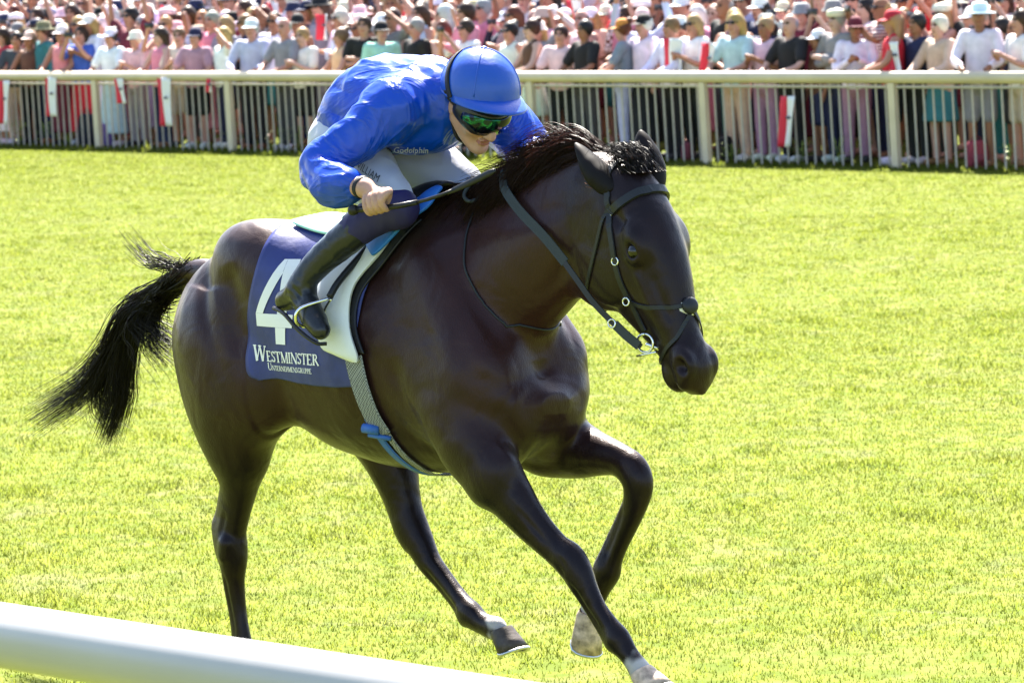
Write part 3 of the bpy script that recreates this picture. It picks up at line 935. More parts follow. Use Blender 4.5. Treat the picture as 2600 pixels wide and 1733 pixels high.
M_SHOE = mat("racing_plate", (.55, .56, .56), .35, .5, metal=.9)
M_HOOF2 = mat("pale_hoof_horn", (.46, .34, .25), .5, .4, noise=(45, .55), bump=(90, .3, .003))
def make_hoof(c, axis, toe, h, m, label=None):
    c, ax, toe = Vector(c), Vector(axis).normalized(), Vector(toe)
    toe = (toe - ax * toe.dot(ax)).normalized(); sd = ax.cross(toe)
    mb = MB(); n = 20
    rows = [(-.16, .037, 0), (0, .042, 0), (.12, .0425, .002), (.5, .048, .010), (1.0, .0545, .020), (1.0, .047, .020), (.93, .030, .018), (.92, .002, .016)]
    vs = []
    for (t, r, sh) in rows:
        for k in range(n):
            a = 2 * math.pi * k / n
            ca = math.cos(a)
            lift = 0 if t < .4 else (.018 * max(0, -ca) * 0)
            rr = r * (1.0 if ca > -.2 else 1 - .22 * (-ca - .2))
            vs.append(c + ax * (t * h * (1 - .28 * max(0, -ca) * min(1, max(t, 0)))) + toe * (ca * rr + sh) + sd * math.sin(a) * rr * .95)
    fs = [(i * n + k, i * n + (k + 1) % n, (i + 1) * n + (k + 1) % n, (i + 1) * n + k) for i in range(len(rows) - 1) for k in range(n)]
    o = mb.add(vs, fs).build("hoof", m, horse)
    if label: o['label'] = label
    # thin racing plate round the ground edge
    pts = []
    for k in range(-7, 8):
        a = k * 2 * math.pi / 19
        ca = math.cos(a); rr = .0515 * (1.0 if ca > -.2 else 1 - .22 * (-ca - .2))
        pts.append(c + ax * (h * (1 - .28 * max(0, -ca)) + .003) + toe * (ca * rr + .020) + sd * math.sin(a) * rr * .95)
    MB().tube(pts, .0055, 6).build("horseshoe", M_SHOE, o)
    return o
make_hoof((-.752, -.14, .078), (.10, 0, -1), (1, 0, .05), .068, M_HOOF)
make_hoof((.968, -.12, .262), (.62, 0, -.78), (.78, 0, .62), .072, M_HOOF2)
make_hoof((.112, .12, .262), (.42, 0, -.90), (.945, 0, .328), .070, M_HOOF)
make_hoof((.488, .129, .352), (-.36, 0, -.93), (.93, 0, -.36), .100, M_HOOF2, "pale brown hoof of the folded foreleg")
# ================================================================== tack, laid on the horse's surface
AXZ = 1.2
HN = vnormals(HV, HF)

def on_body(x, th, off):
    """point on the horse's barrel at station x, angle th (0 = its right side, 90 = spine), lifted by off"""
    d = Vector((0, -math.cos(th), math.sin(th)))
    o = Vector((x, 0, AXZ))
    h = HBVH.ray_cast(o + d * 1.2, -d)
    p = h[0] if h[0] else o + d * .28
    nr = h[1] if h[0] else d
    nr = (nr * .5 + d * .5).normalized()
    return p + nr * off

def th_of(p):
    t = math.atan2(p[2] - AXZ, -p[1])
    return t + 2 * math.pi if t < -1.6 else t

def patch(name, A, B, nu, nv, off, thick, m, parent, puff=0.0, wrinkle=0.0):
    """sheet between two edge lines A and B (3D points on the body), following the body, with thickness"""
    ca = catmull([(p[0], th_of(p)) for p in A], 8); cb = catmull([(p[0], th_of(p)) for p in B], 8)
    def samp(c, t):
        q = t * (len(c) - 1); i = min(int(q), len(c) - 2); return c[i] + (c[i + 1] - c[i]) * (q - i)
    V = []
    for j in range(nv + 1):
        a, b = samp(ca, j / nv), samp(cb, j / nv)
        for i in range(nu + 1):
            u = i / nu
            x, th = a + (b - a) * u
            w = wrinkle * mnoise.noise(Vector((x * 9, th * 3, 1.7))) if wrinkle else 0
            e = min(1, min(i, nu - i, j * 1.0, nv - j) / 2.0)
            V.append(on_body(x, th, off + puff * e + w))
    V = np.array([tuple(v) for v in V])
    # relax so that the cloth bridges hollows of the body
    W = nu + 1
    G = V.reshape(nv + 1, W, 3)
    for _ in range(3):
        G[1:-1, 1:-1] = .5 * G[1:-1, 1:-1] + .125 * (G[:-2, 1:-1] + G[2:, 1:-1] + G[1:-1, :-2] + G[1:-1, 2:])
    F = np.array([(j * W + i, j * W + i + 1, (j + 1) * W + i + 1, (j + 1) * W + i) for j in range(nv) for i in range(nu)])
    me = mesh_np(name, G.reshape(-1, 3), F)
    # make normals face away from the body
    me.update()
    c = me.polygons[len(F) // 2]
    if c.normal.dot(Vector((0, c.center.y, c.center.z - AXZ))) < 0:
        me.flip_normals()
    o = link(name, me, m, parent)
    so = o.modifiers.new("thick", 'SOLIDIFY'); so.thickness = thick; so.offset = 1
    if thick > .006:
        bv = o.modifiers.new("round", 'BEVEL'); bv.width = thick * .45; bv.segments = 3; bv.limit_method = 'ANGLE'
    return o, BVHTree.FromPolygons([tuple(v) for v in G.reshape(-1, 3).tolist()], [tuple(f) for f in F.tolist()])

def strap(name, pts, width, thick, m, parent, off=.002, n=8, snap=True, up=None, close=False):
    """flat strap following the horse's surface through pts (local points near it)"""
    P = [Vector(p) for p in catmull(pts, n)]
    out = []
    for p in P:
        if snap:
            q, nr, _, _ = HBVH.find_nearest(p)
            out.append((q, nr))
        else:
            out.append((p, Vector(up)))
    mb = MB(); sec = []
    for i, (q, nr) in enumerate(out):
        t = (out[min(i + 1, len(out) - 1)][0] - out[max(i - 1, 0)][0]).normalized()
        nn = (nr - t * nr.dot(t)).normalized(); sd = t.cross(nn)
        w = width / 2
        sec.append([q + nn * off - sd * w, q + nn * (off + thick) - sd * w * .86, q + nn * (off + thick) + sd * w * .86, q + nn * off + sd * w])
    vs = [v for s_ in sec for v in s_]
    fs = []
    for i in range(len(sec) - 1):
        for k in range(4):
            fs.append((i * 4 + k, i * 4 + (k + 1) % 4, i * 4 + 4 + (k + 1) % 4, i * 4 + 4 + k))
    fs += [(3, 2, 1, 0), tuple((len(sec) - 1) * 4 + k for k in range(4))]
    return mb.add(vs, fs).build(name, m, parent, smooth=False)

def near_mirror(pts): return [(x, -y, z) for x, y, z in pts]

M_NAVY = mat("navy_cloth", (.026, .036, .165), .45, .35, noise=(14, .18), bump=(26, .35, .006))
M_WHITEPR = mat("white_print", (.80, .80, .80), .5, .3)
M_PAD = mat("white_pad_leather", (.70, .72, .71), .55, .4, bump=(8, .5, .01))
M_BLACK = mat("black_leather", (.009, .009, .010), .38, .35, bump=(60, .25, .002))
M_SKY = mat("bright_blue_cloth", (.025, .16, .58), .5, .4, bump=(14, .4, .006))
M_MINT = mat("mint_pad", (.42, .78, .60), .6, .3)
M_GIRTH = bpy.data.materials.new("grey_elastic"); M_GIRTH.use_nodes = True
def _g():
    nt = M_GIRTH.node_tree; b = nt.nodes["Principled BSDF"]
    tc = nt.nodes.new("ShaderNodeTexCoord")
    ck = nt.nodes.new("ShaderNodeTexChecker"); ck.inputs["Scale"].default_value = 190
    ck.inputs["Color1"].default_value = (.30, .31, .30, 1); ck.inputs["Color2"].default_value = (.07, .075, .08, 1)
    nt.links.new(tc.outputs["Object"], ck.inputs["Vector"]); nt.links.new(ck.outputs[0], b.inputs["Base Color"])
    b.inputs["Roughness"].default_value = .75
_g()
M_STRAPBLUE = mat("blue_webbing", (.03, .12, .42), .5, .4)
M_STEEL = mat("bright_steel", (.72, .72, .70), .22, .5, metal=1.0)
M_RUBBER = mat("grey_rubber_grip", (.035, .042, .044), .65, .25, bump=(240, .6, .002))
M_BRIDLE = mat("bridle_leather", (.016, .017, .020), .42, .3)

# ---- number cloth
ncloth = empty("number_cloth", H_ORG, H_ROT)
tag(ncloth, "navy blue number cloth with white number 4 under the saddle", "saddle cloth")
back = [(-.555, -.262, 1.040), (-.602, -.272, 1.075), (-.607, -.259, 1.217), (-.556, -.268, 1.369), (-.545, -.215, 1.468), (-.575, -.11, 1.522), (-.60, -.03, 1.525)]
front = [(-.095, -.262, 1.045), (-.085, -.27, 1.10), (-.08, -.26, 1.21), (-.075, -.20, 1.37), (-.07, -.13, 1.47), (-.08, -.07, 1.53), (-.09, -.02, 1.56)]
back2 = back + [(-.60, .03, 1.525)] + list(reversed(near_mirror(back)))
front2 = front + [(-.09, .02, 1.56)] + list(reversed(near_mirror(front)))
cl, CBVH = patch("cloth", back2, front2, 40, 110, .006, .003, M_NAVY, ncloth, wrinkle=.006)

def flat_print(name, polys, m, parent, off=.0055, sub=3):
    """flat white print: polygons in the (x, z) plane of the near side, laid onto the cloth"""
    import bmesh
    bm = bmesh.new()
    for poly in polys:
        vs = [bm.verts.new((p[0], -1.0, p[1])) for p in poly]
        bm.faces.new(vs)
    bmesh.ops.triangulate(bm, faces=bm.faces[:])
    for _ in range(sub):
        long = [e for e in bm.edges if e.calc_length() > .018]
        if not long: break
        bmesh.ops.subdivide_edges(bm, edges=long, cuts=1)
        bmesh.ops.triangulate(bm, faces=bm.faces[:])
    for v in bm.verts:
        h = CBVH.ray_cast(Vector((v.co.x, -1, v.co.z)), Vector((0, 1, 0)))
        if h[0] is None: h = CBVH.find_nearest(Vector((v.co.x, -.27, v.co.z)))
        nr = h[1] if h[1].y < 0 else -h[1]
        v.co = h[0] + nr * off
    me = bpy.data.meshes.new(name); bm.to_mesh(me); bm.free()
    return link(name, me, m, parent)

four = [[(-.545, 1.212), (-.462, 1.212), (-.462, 1.160), (-.405, 1.160), (-.405, 1.212), (-.375, 1.212), (-.375, 1.252), (-.405, 1.252), (-.405, 1.415), (-.470, 1.415), (-.545, 1.262)],]
# the open triangle inside the 4 is left out of the outline: build it from convex pieces instead
four = [[(-.548, 1.210), (-.375, 1.210), (-.375, 1.250), (-.548, 1.250)],
        [(-.455, 1.158), (-.407, 1.158), (-.407, 1.2095), (-.455, 1.2095)],
        [(-.447, 1.2505), (-.407, 1.2505), (-.407, 1.415), (-.447, 1.415)],
        [(-.548, 1.2505), (-.512, 1.2505), (-.4475, 1.372), (-.4475, 1.415), (-.458, 1.415)]]
flat_print("numeral", four, M_WHITEPR, ncloth)

# serif capitals from strokes; thick stroke w, thin stroke h; unit height 1
def glyph(ch):
    T, t, s = .20, .09, .07      # thick, thin, serif height
    def bar(x0, y0, x1, y1, w):
        d = math.hypot(x1 - x0, y1 - y0); nx, ny = -(y1 - y0) / d * w / 2, (x1 - x0) / d * w / 2
        return [(x0 + nx, y0 + ny), (x0 - nx, y0 - ny), (x1 - nx, y1 - ny), (x1 + nx, y1 + ny)]
    def ser(x, y, w=.34): return [(x - w / 2, y), (x + w / 2, y), (x + w / 2, y + s), (x - w / 2, y + s)]
    def stem(x): return [bar(x, 0, x, 1, T), ser(x, 0), ser(x, 1 - s)]
    def arc(cx, cy, rx, ry, a0, a1, w0, n=9):
        out = []
        for i in range(n):
            a, b = [math.radians(a0 + (a1 - a0) * k / n) for k in (i, i + 1)]
            def P(q, r): return (cx + (rx + r) * math.cos(q), cy + (ry + r) * math.sin(q))
            wa, wb = [w0 * (.45 + .55 * abs(math.cos(q))) / 2 for q in (a, b)]
            out.append([P(a, -wa), P(a, wa), P(b, wb), P(b, -wb)])
        return out
    if ch == 'W': return [bar(.08, 1, .38, 0, T), bar(.38, 0, .62, 1, t), bar(.60, 1, .90, 0, T), bar(.90, 0, 1.18, 1, t), ser(.1, 1 - s), ser(.62, 1 - s), ser(1.18, 1 - s, .26)], 1.28
    if ch == 'E': return stem(.18) + [bar(.2, .96, .66, .96, t), bar(.2, .5, .55, .5, t), bar(.2, .04, .70, .04, t), bar(.66, .8, .66, 1, t), bar(.70, 0, .70, .22, t)], .80
    if ch == 'S': return arc(.32, .74, .20, .21, 20, 270, .16) + arc(.32, .27, .21, .22, -160, 90, .18) + [bar(.53, .78, .53, .98, t), bar(.10, .02, .10, .24, t)], .66
    if ch == 'T': return stem(.42) + [bar(.02, .96, .82, .96, t), bar(.04, .76, .04, 1, t), bar(.80, .76, .80, 1, t)], .88
    if ch == 'M': return [bar(.14, 0, .14, 1, t), bar(.14, 1, .56, .02, T), bar(.56, .02, .98, 1, t), bar(1.0, 0, 1.0, 1, T), ser(.14, 0, .28), ser(1.0, 0), ser(.14, 1 - s, .24), ser(1.0, 1 - s, .28)], 1.20
    if ch == 'I': return stem(.20), .42
    if ch == 'N': return [bar(.14, 0, .14, 1, t), bar(.12, 1, .86, .0, T), bar(.86, 0, .86, 1, t), ser(.14, 0, .28), ser(.86, 1 - s, .28), ser(.12, 1 - s, .24)], 1.0
    if ch == 'R': return stem(.18) + arc(.34, .75, .24, .22, -90, 90, .16) + [bar(.2, .96, .36, .96, t), bar(.2, .52, .36, .52, t), bar(.40, .5, .80, .0, .17), ser(.82, 0, .2)], .92
    if ch == 'U': return [bar(.16, .3, .16, 1, T), bar(.78, .3, .78, 1, t), ser(.16, 1 - s), ser(.78, 1 - s, .28)] + arc(.47, .32, .31, .29, 180, 360, .15), .96
    if ch == 'G': return arc(.48, .5, .36, .45, 45, 330, .18) + [bar(.80, .06, .80, .42, T), ser(.80, .42 - s), bar(.76, .78, .76, .98, t)], 1.0
    if ch == 'H': return stem(.18) + [s_ for s_ in stem(.78)] + [bar(.18, .52, .78, .52, t)], .98
    if ch == 'P': return stem(.18) + arc(.34, .73, .24, .24, -90, 90, .16) + [bar(.2, .96, .36, .96, t), bar(.2, .48, .36, .48, t)], .72
    return [], .4

def small_caps(name, text, x0, z0, cap, small, xs, slope, m, parent):
    """text laid along +x from (x0, z0); first letter cap tall, the rest small tall; xs: horizontal stretch"""
    x = x0; k = 0
    for i, ch in enumerate(text):
        h = cap if i == 0 else small
        g, w = glyph(ch)
        if g:
            polys = []
            for p in g:
                q = [(x + a * h * xs, z0 + (x - x0) * slope + b * h) for a, b in p]
                ar = sum(q[j][0] * q[(j + 1) % len(q)][1] - q[(j + 1) % len(q)][0] * q[j][1] for j in range(len(q)))
                polys.append(q if ar > 0 else q[::-1])
            flat_print(name, polys, m, parent, off=.0056 + .0003 * (k % 2), sub=0); k += 1
        x += w * h * xs
    return x
small_caps("letter", "WESTMINSTER", -.575, 1.100, .049, .034, .98, .01, M_WHITEPR, ncloth)
small_caps("letter", "UNTERNEHMENSGRUPPE", -.512, 1.074, .022, .0155, .92, .01, M_WHITEPR, ncloth)

# ---- saddle with its white pad
saddle = empty("saddle", H_ORG, H_ROT)
tag(saddle, "small race saddle with white side pad and black edge under the jockey", "saddle")
A = [(-.285, -.02, 1.54), (-.26, -.10, 1.50), (-.245, -.16, 1.44), (-.258, -.225, 1.34), (-.243, -.262, 1.26), (-.205, -.278, 1.18), (-.19, -.276, 1.165)]
B = [(.02, -.03, 1.58), (-.03, -.10, 1.51), (-.050, -.155, 1.45), (-.108, -.22, 1.343), (-.100, -.259, 1.245), (-.058, -.266, 1.160), (-.055, -.267, 1.130)]
patch("side_pad", A, B, 16, 34, .022, .012, M_PAD, saddle, puff=.008, wrinkle=.004)
patch("side_pad", near_mirror(A), near_mirror(B), 16, 34, .022, .012, M_PAD, saddle, puff=.008)
A = [(-.21, -.10, 1.50), (-.19, -.16, 1.44), (-.19, -.22, 1.34), (-.16, -.26, 1.25), (-.10, -.27, 1.16)]
B = [(.045, -.09, 1.53), (.01, -.145, 1.46), (-.078, -.225, 1.343), (-.078, -.259, 1.245), (-.035, -.266, 1.150)]
patch("flap", A, B, 12, 26, .010, .009, M_BLACK, saddle)
patch("flap", near_mirror(A), near_mirror(B), 12, 26, .010, .009, M_BLACK, saddle)
A = [(-.175, -.128, 1.473), (-.10, -.10, 1.508), (-.02, -.075, 1.545), (.06, -.03, 1.58)]
B = [(-.062, -.178, 1.412), (.015, -.152, 1.458), (.075, -.10, 1.525), (.095, -.035, 1.575)]
patch("pommel_cover", A, B, 8, 18, .040, .012, M_SKY, saddle, puff=.012)
patch("pommel_cover", near_mirror(A), near_mirror(B), 8, 18, .030, .012, M_SKY, saddle, puff=.012)
A = [(-.53, -.13, 1.50), (-.55, -.05, 1.525), (-.55, .05, 1.525), (-.53, .13, 1.50)]
B = [(-.25, -.135, 1.475), (-.25, -.05, 1.53), (-.25, .05, 1.53), (-.25, .135, 1.475)]
patch("rear_pad", A, B, 10, 18, .014, .010, M_MINT, saddle, puff=.005, wrinkle=.006)
A = [(-.33, -.09, 1.51), (-.34, -.03, 1.53), (-.34, .03, 1.53), (-.33, .09, 1.51)]
B = [(.03, -.09, 1.53), (.05, -.03, 1.57), (.05, .03, 1.57), (.03, .09, 1.53)]
patch("seat", A, B, 18, 14, .032, .018, M_BLACK, saddle, puff=.012)
MB().tube(catmull([(-.12, -.17, 1.47), (-.13, -.285, 1.37), (-.135, -.325, 1.32)], 6), .012, 8, flat=((1, 0, 0), .8)).build("stirrup_leather", M_BLACK, saddle)
iron = catmull([(-.130, -.322, 1.315), (-.165, -.315, 1.285), (-.178, -.325, 1.245), (-.186, -.375, 1.232), (-.190, -.412, 1.250), (-.178, -.405, 1.29), (-.130, -.326, 1.318)], 6)
MB().tube(iron, .0052, 8).build("stirrup", M_STEEL, saddle)

# ---- girth
girth = empty("girth", H_ORG, H_ROT)
tag(girth, "grey elastic girth with blue buckle straps round the horse's chest", "girth")
gp = [(-.085, -.275, 1.14), (-.07, -.262, 1.04), (-.055, -.235, .96), (-.035, -.20, .905)]
strap("elastic", gp, .072, .004, M_GIRTH, girth, off=.012)
gq = [(-.06, -.23, .95), (-.045, -.205, .91), (-.03, -.16, .85), (-.012, -.10, .793), (0, 0, .765)]
strap("blue_strap", [(a - .022, b, c) for a, b, c in gq], .028, .005, M_STRAPBLUE, girth, off=.006)
strap("blue_strap", [(a + .020, b, c) for a, b, c in gq], .024, .004, M_GIRTH, girth, off=.006)
strap("elastic", near_mirror(gp) + [(-.02, -.10, .79)][:0], .075, .004, M_GIRTH, girth, off=.004)
strap("blue_strap", near_mirror(gq), .05, .005, M_STRAPBLUE, girth, off=.006)
MB().tube([(-.090, -.245, .918), (-.040, -.225, .912)], .015, 10).build("roller", M_STRAPBLUE, girth)
MB().tube([(-.08, -.232, .897), (-.01, -.205, .887)], .008, 8).build("buckle", M_STRAPBLUE, girth)

# ---- bridle
bridle = empty("bridle", H_ORG, H_ROT)
tag(bridle, "black leather bridle with crossed noseband and steel bit on the horse's head", "bridle")
def hq(u, v, y): return HP(u, v, y)
ck = [(.842, -.092, 1.640), (.849, -.094, 1.586), (.872, -.107, 1.50), (.884, -.104, 1.42), (.900, -.085, 1.345), (.920, -.060, 1.285), (.935, -.055, 1.245)]
strap("cheekpiece", ck, .019, .004, M_BRIDLE, bridle)
strap("cheekpiece", near_mirror(ck), .019, .004, M_BRIDLE, bridle)
strap("headpiece", [(.845, -.092, 1.63), (.825, -.075, 1.68), (.812, 0, 1.70), (.825, .075, 1.68), (.845, .092, 1.63)], .020, .004, M_BRIDLE, bridle)
strap("browband", [(.850, -.093, 1.59), (.885, -.088, 1.612), (.920, -.060, 1.640), (.938, 0, 1.652), (.920, .060, 1.640), (.885, .088, 1.612), (.850, .093, 1.59)], .026, .009, M_BRIDLE, bridle)
strap("throatlash", [(.845, -.094, 1.60), (.815, -.108, 1.52), (.775, -.10, 1.43), (.735, -.06, 1.36), (.725, 0, 1.34), (.735, .06, 1.36), (.775, .10, 1.43), (.815, .108, 1.52), (.845, .094, 1.60)], .012, .004, M_BRIDLE, bridle)
nb = [(.905, -.080, 1.328), (.966, -.077, 1.321), (1.03, -.055, 1.320), (1.068, 0, 1.322)]
strap("noseband", nb, .014, .004, M_BRIDLE, bridle)
strap("noseband", near_mirror(nb), .014, .004, M_BRIDLE, bridle)
nl = [(1.072, 0, 1.312), (1.068, -.044, 1.241), (1.02, -.052, 1.195), (.986, -.036, 1.170), (.955, 0, 1.15)]
strap("noseband", nl, .013, .004, M_BRIDLE, bridle)
strap("noseband", near_mirror(nl), .013, .004, M_BRIDLE, bridle)
# fleece-backed disc where the noseband crosses
def disc(c, nrm, r, t, n=14):
    nrm = Vector(nrm).normalized(); a = nrm.orthogonal().normalized(); b = nrm.cross(a); c = Vector(c)
    mb = MB(); vs = []
    for (rr, h) in ((.8, 0), (1, .25), (1, .7), (.75, 1)):
        for k in range(n):
            q = 2 * math.pi * k / n
            vs.append(c + a * math.cos(q) * r * rr + b * math.sin(q) * r * rr + nrm * t * h)
    fs = [(i * n + k, i * n + (k + 1) % n, (i + 1) * n + (k + 1) % n, (i + 1) * n + k) for i in range(3) for k in range(n)] + [tuple(3 * n + k for k in range(n))]
    return mb.add(vs, fs)
M_FLEECE = mat("white_fleece", (.75, .73, .68), .9, .1, bump=(120, .8, .005))
disc((1.062, -.004, 1.318), (.9, -.25, .2), .030, .014).build("fleece_pad", M_FLEECE, bridle)
disc((1.074, -.007, 1.322), (.9, -.25, .25), .025, .020).build("crossing_disc", M_BRIDLE, bridle)
def ringpts(c, n1, r, a0=0, a1=360, n=20):
    n1 = Vector(n1).normalized(); a = Vector((0, 0, 1)); a = (a - n1 * a.dot(n1)).normalized(); b = n1.cross(a)
    return [Vector(c) + (a * math.cos(math.radians(a0 + (a1 - a0) * k / n)) + b * math.sin(math.radians(a0 + (a1 - a0) * k / n))) * r for k in range(n + 1)]
for sy in (-1, 1):
    bt = MB().tube(ringpts((.952, sy * .064, 1.214), (.25, sy * 1, 0), .027), .0042, 6).build("bit_ring", M_STEEL, bridle)
    MB().tube([(.925, sy * .072, 1.176), (.99, sy * .058, 1.190)], .0036, 6).build("cheek_bar", M_STEEL, bridle)
    for c in ((.850, sy * .098, 1.588), (.882, sy * .109, 1.45), (.902, sy * .088, 1.333)):
        n_ = Vector((.2, sy, 0))
        MB().tube(ringpts(c, n_, .011), .0028, 5).build("buckle", M_STEEL, bridle)
MB().tube([(.955, -.064, 1.212), (.975, -.03, 1.196), (.985, 0, 1.192), (.975, .03, 1.196), (.955, .064, 1.212)], .006, 6).build("mouthpiece", M_STEEL, bridle)

# ---- reins
reins = empty("reins", H_ORG, H_ROT)
tag(reins, "black reins with grey rubber grips from the bit to the jockey's hand", "reins")
def free_strap(name, pts, w, t, m, parent, n=6, side=(.3, -1, .2)):
    P = [Vector(p) for p in catmull(pts, n)]; sd0 = Vector(side).normalized(); vs = []
    for i, p in enumerate(P):
        tg = (P[min(i + 1, len(P) - 1)] - P[max(i - 1, 0)]).normalized()
        nn = (sd0 - tg * sd0.dot(tg)).normalized(); b = tg.cross(nn)
        vs += [p - b * w / 2 - nn * t / 2, p + b * w / 2 - nn * t / 2, p + b * w / 2 + nn * t / 2, p - b * w / 2 + nn * t / 2]
    fs = [(i * 4 + k, i * 4 + (k + 1) % 4, i * 4 + 4 + (k + 1) % 4, i * 4 + 4 + k) for i in range(len(P) - 1) for k in range(4)]
    fs += [(3, 2, 1, 0), tuple((len(P) - 1) * 4 + k for k in range(4))]
    return MB().add(vs, fs).build(name, m, parent, smooth=False)
for sy in (-1, 1):
    grip = [(.685, sy * .118, 1.440), (.60, sy * .122, 1.515), (.49, sy * .112, 1.585), (.40, sy * .085, 1.645), (.355, sy * .05, 1.690)]
    free_strap("grip", grip, .028, .005, M_RUBBER, reins, side=(.1, sy, .35))
    line = [(.950, sy * .078, 1.205), (.875, sy * .10, 1.262), (.800, sy * .115, 1.325), (.735, sy * .12, 1.392), (.683, sy * .119, 1.441)]
    free_strap("strap", line, .017, .004, M_BRIDLE, reins, side=(.1, sy, .2))
    free_strap("strap", [(.945, sy * .082, 1.208), (.905, sy * .094, 1.238), (.868, sy * .102, 1.268)], .026, .007, M_RUBBER, reins, side=(.1, sy, .2))
    MB().tube(ringpts((.862, sy * .108, 1.27), (.3, sy, .1), .012), .003, 5).build("buckle", M_STEEL, reins)
MB().tube(catmull([(.35, -.045, 1.695), (.30, -.03, 1.665), (.26, -.05, 1.62), (.235, -.08, 1.605), (.205, -.07, 1.63), (.23, -.02, 1.68), (.34, .03, 1.70)], 6), .006, 6).build("loop", M_RUBBER, reins)

# ---- thin neck strap
ns = empty("neck_strap", H_ORG, H_ROT)
tag(ns, "thin dark cord hanging round the base of the horse's neck", "neck strap")
cpts = [(.235, .0, 1.60), (.241, -.085, 1.543), (.262, -.128, 1.468), (.290, -.155, 1.406), (.351, -.157, 1.318), (.425, -.139, 1.262), (.47, -.095, 1.228), (.488, -.006, 1.219), (.464, .107, 1.231), (.38, .15, 1.29), (.29, .155, 1.406), (.262, .128, 1.468), (.241, .085, 1.543), (.235, 0, 1.60)]
q = [HBVH.find_nearest(Vector(p)) for p in catmull(cpts, 6)]
MB().tube([h[0] + h[1] * .003 for h in q], .0038, 6).build("cord", M_BRIDLE, ns)
# ================================================================== the rider (modelled in the horse's frame)
M_SKIN = mat("skin", (.44, .25, .18), .5, .4, noise=(30, .10), sss=.12)
M_BREECH = mat("white_breeches", (.46, .47, .52), .55, .4, bump=(18, .4, .008))
M_SOCK = mat("navy_knee_cuff", (.022, .018, .085), .6, .3, bump=(30, .4, .004))
M_BOOT = mat("black_boot", (.014, .015, .017), .28, .45, bump=(22, .5, .010))
M_GOGGLE = mat("black_goggle_frame", (.012, .012, .013), .35, .5)
M_STRAPB = mat("black_elastic", (.012, .012, .016), .6, .3)
M_HELMET = mat("blue_cap_silk", (.009, .070, .42), .36, .5, bump=(16, .35, .010))

def silk_material():
    m = bpy.data.materials.new("blue_racing_silk"); m.use_nodes = True
    nt = m.node_tree; b = nt.nodes["Principled BSDF"]; L = nt.links
    b.inputs["Base Color"].default_value = (.002, .052, .45, 1)
    b.inputs["Roughness"].default_value = .30
    b.inputs["Specular IOR Level"].default_value = .42
    tc = nt.nodes.new("ShaderNodeTexCoord")
    mp = nt.nodes.new("ShaderNodeMapping"); mp.inputs["Rotation"].default_value = (0.3, 0.5, 0.4); mp.inputs["Scale"].default_value = (2.6, 7, 5)
    L.new(tc.outputs["Object"], mp.inputs["Vector"])
    n = nt.nodes.new("ShaderNodeTexNoise"); n.inputs["Scale"].default_value = 1.0; n.inputs["Detail"].default_value = 4; n.inputs["Distortion"].default_value = 1.1
    L.new(mp.outputs[0], n.inputs["Vector"])
    r = nt.nodes.new("ShaderNodeValToRGB")
    for p, c in ((0.0, 0), (.42, .15), (.5, 1.0), (.58, .15), (1, 0)):
        e = r.color_ramp.elements.new(p) if p not in (0.0, 1) else r.color_ramp.elements[0 if p == 0 else -1]
        e.position = p; e.color = (c, c, c, 1)
    L.new(n.outputs["Fac"], r.inputs[0])
    bp = nt.nodes.new("ShaderNodeBump"); bp.inputs["Strength"].default_value = .32; bp.inputs["Distance"].default_value = .012
    L.new(r.outputs[0], bp.inputs["Height"])
    n2 = nt.nodes.new("ShaderNodeTexNoise"); n2.inputs["Scale"].default_value = 8; n2.inputs["Detail"].default_value = 3
    L.new(tc.outputs["Object"], n2.inputs["Vector"])
    b2 = nt.nodes.new("ShaderNodeBump"); b2.inputs["Strength"].default_value = .55; b2.inputs["Distance"].default_value = .02
    L.new(n2.outputs["Fac"], b2.inputs["Height"]); L.new(bp.outputs[0], b2.inputs["Normal"])
    L.new(b2.outputs[0], b.inputs["Normal"])
    return m
M_SILK = silk_material()

rider = empty("person", H_ORG, H_ROT)
tag(rider, "jockey in blue silks and blue helmet crouched over the dark horse", "jockey")

# head frame
HC = Vector((.222, -.020, 1.892))
yaw, pit = math.radians(-11), math.radians(-36)
hf = Vector((math.cos(yaw) * math.cos(pit), math.sin(yaw) * math.cos(pit), math.sin(pit)))
hl = Vector((-math.sin(yaw), math.cos(yaw), 0))
hu = hf.cross(hl)
def hd(f, l, u): return HC + hf * f + hl * l + hu * u
HROT = np.array([hf[:], hl[:], hu[:]])

ELB_R = (-.110, -.375, 1.703); WR_R = (.138, -.405, 1.660)
WH_A = Vector((.112, -.426, 1.597)); WH_B = Vector((.60, -.305, 1.717))      # whip, butt and tip
WD_ = (WH_B - WH_A).normalized()
FIST_R = WH_A + WD_ * .085

def sculpt_fist(s, c, e1, e2, e3, wrist, rad=1.0):
    """fist closed round a bar along e1 through c: e2 towards the knuckles, e3 away from the palm (outside of the fingers)"""
    def q(a, b, d): return tuple(c + e1 * a + e2 * b + e3 * d)
    s.ell(q(-.004, .012, -.020), (.042, .030, .016), .012, np.array([e1[:], e2[:], e3[:]]))
    s.cone(tuple(wrist), q(-.012, .030, -.008), .026, .024, .02)
    s.cone(q(-.020, .020, -.012), q(.022, .022, -.006), .022, .020, .012)
    for i, (a, ln) in enumerate(((.0315, .95), (.0110, 1.05), (-.0095, 1.0), (-.0290, .85))):
        r = (.0090, .0092, .0088, .0080)[i]
        s.chain([(*q(a * .9, .036 - .004 * abs(i - 1), .002), r * 1.12), (*q(a, .018, .021 * ln), r * 1.04), (*q(a, -.010, .023 * ln), r), (*q(a * .97, -.024, .006), r * .95),
                 (*q(a * .94, -.019, -.012), r * .88)], .0015, n=4)
    s.chain([(*q(.014, .012, -.026), .014), (*q(.040, .026, -.010), .0125), (*q(.050, .020, .012), .0105), (*q(.036, .002, .026), .009)], .008, n=4)

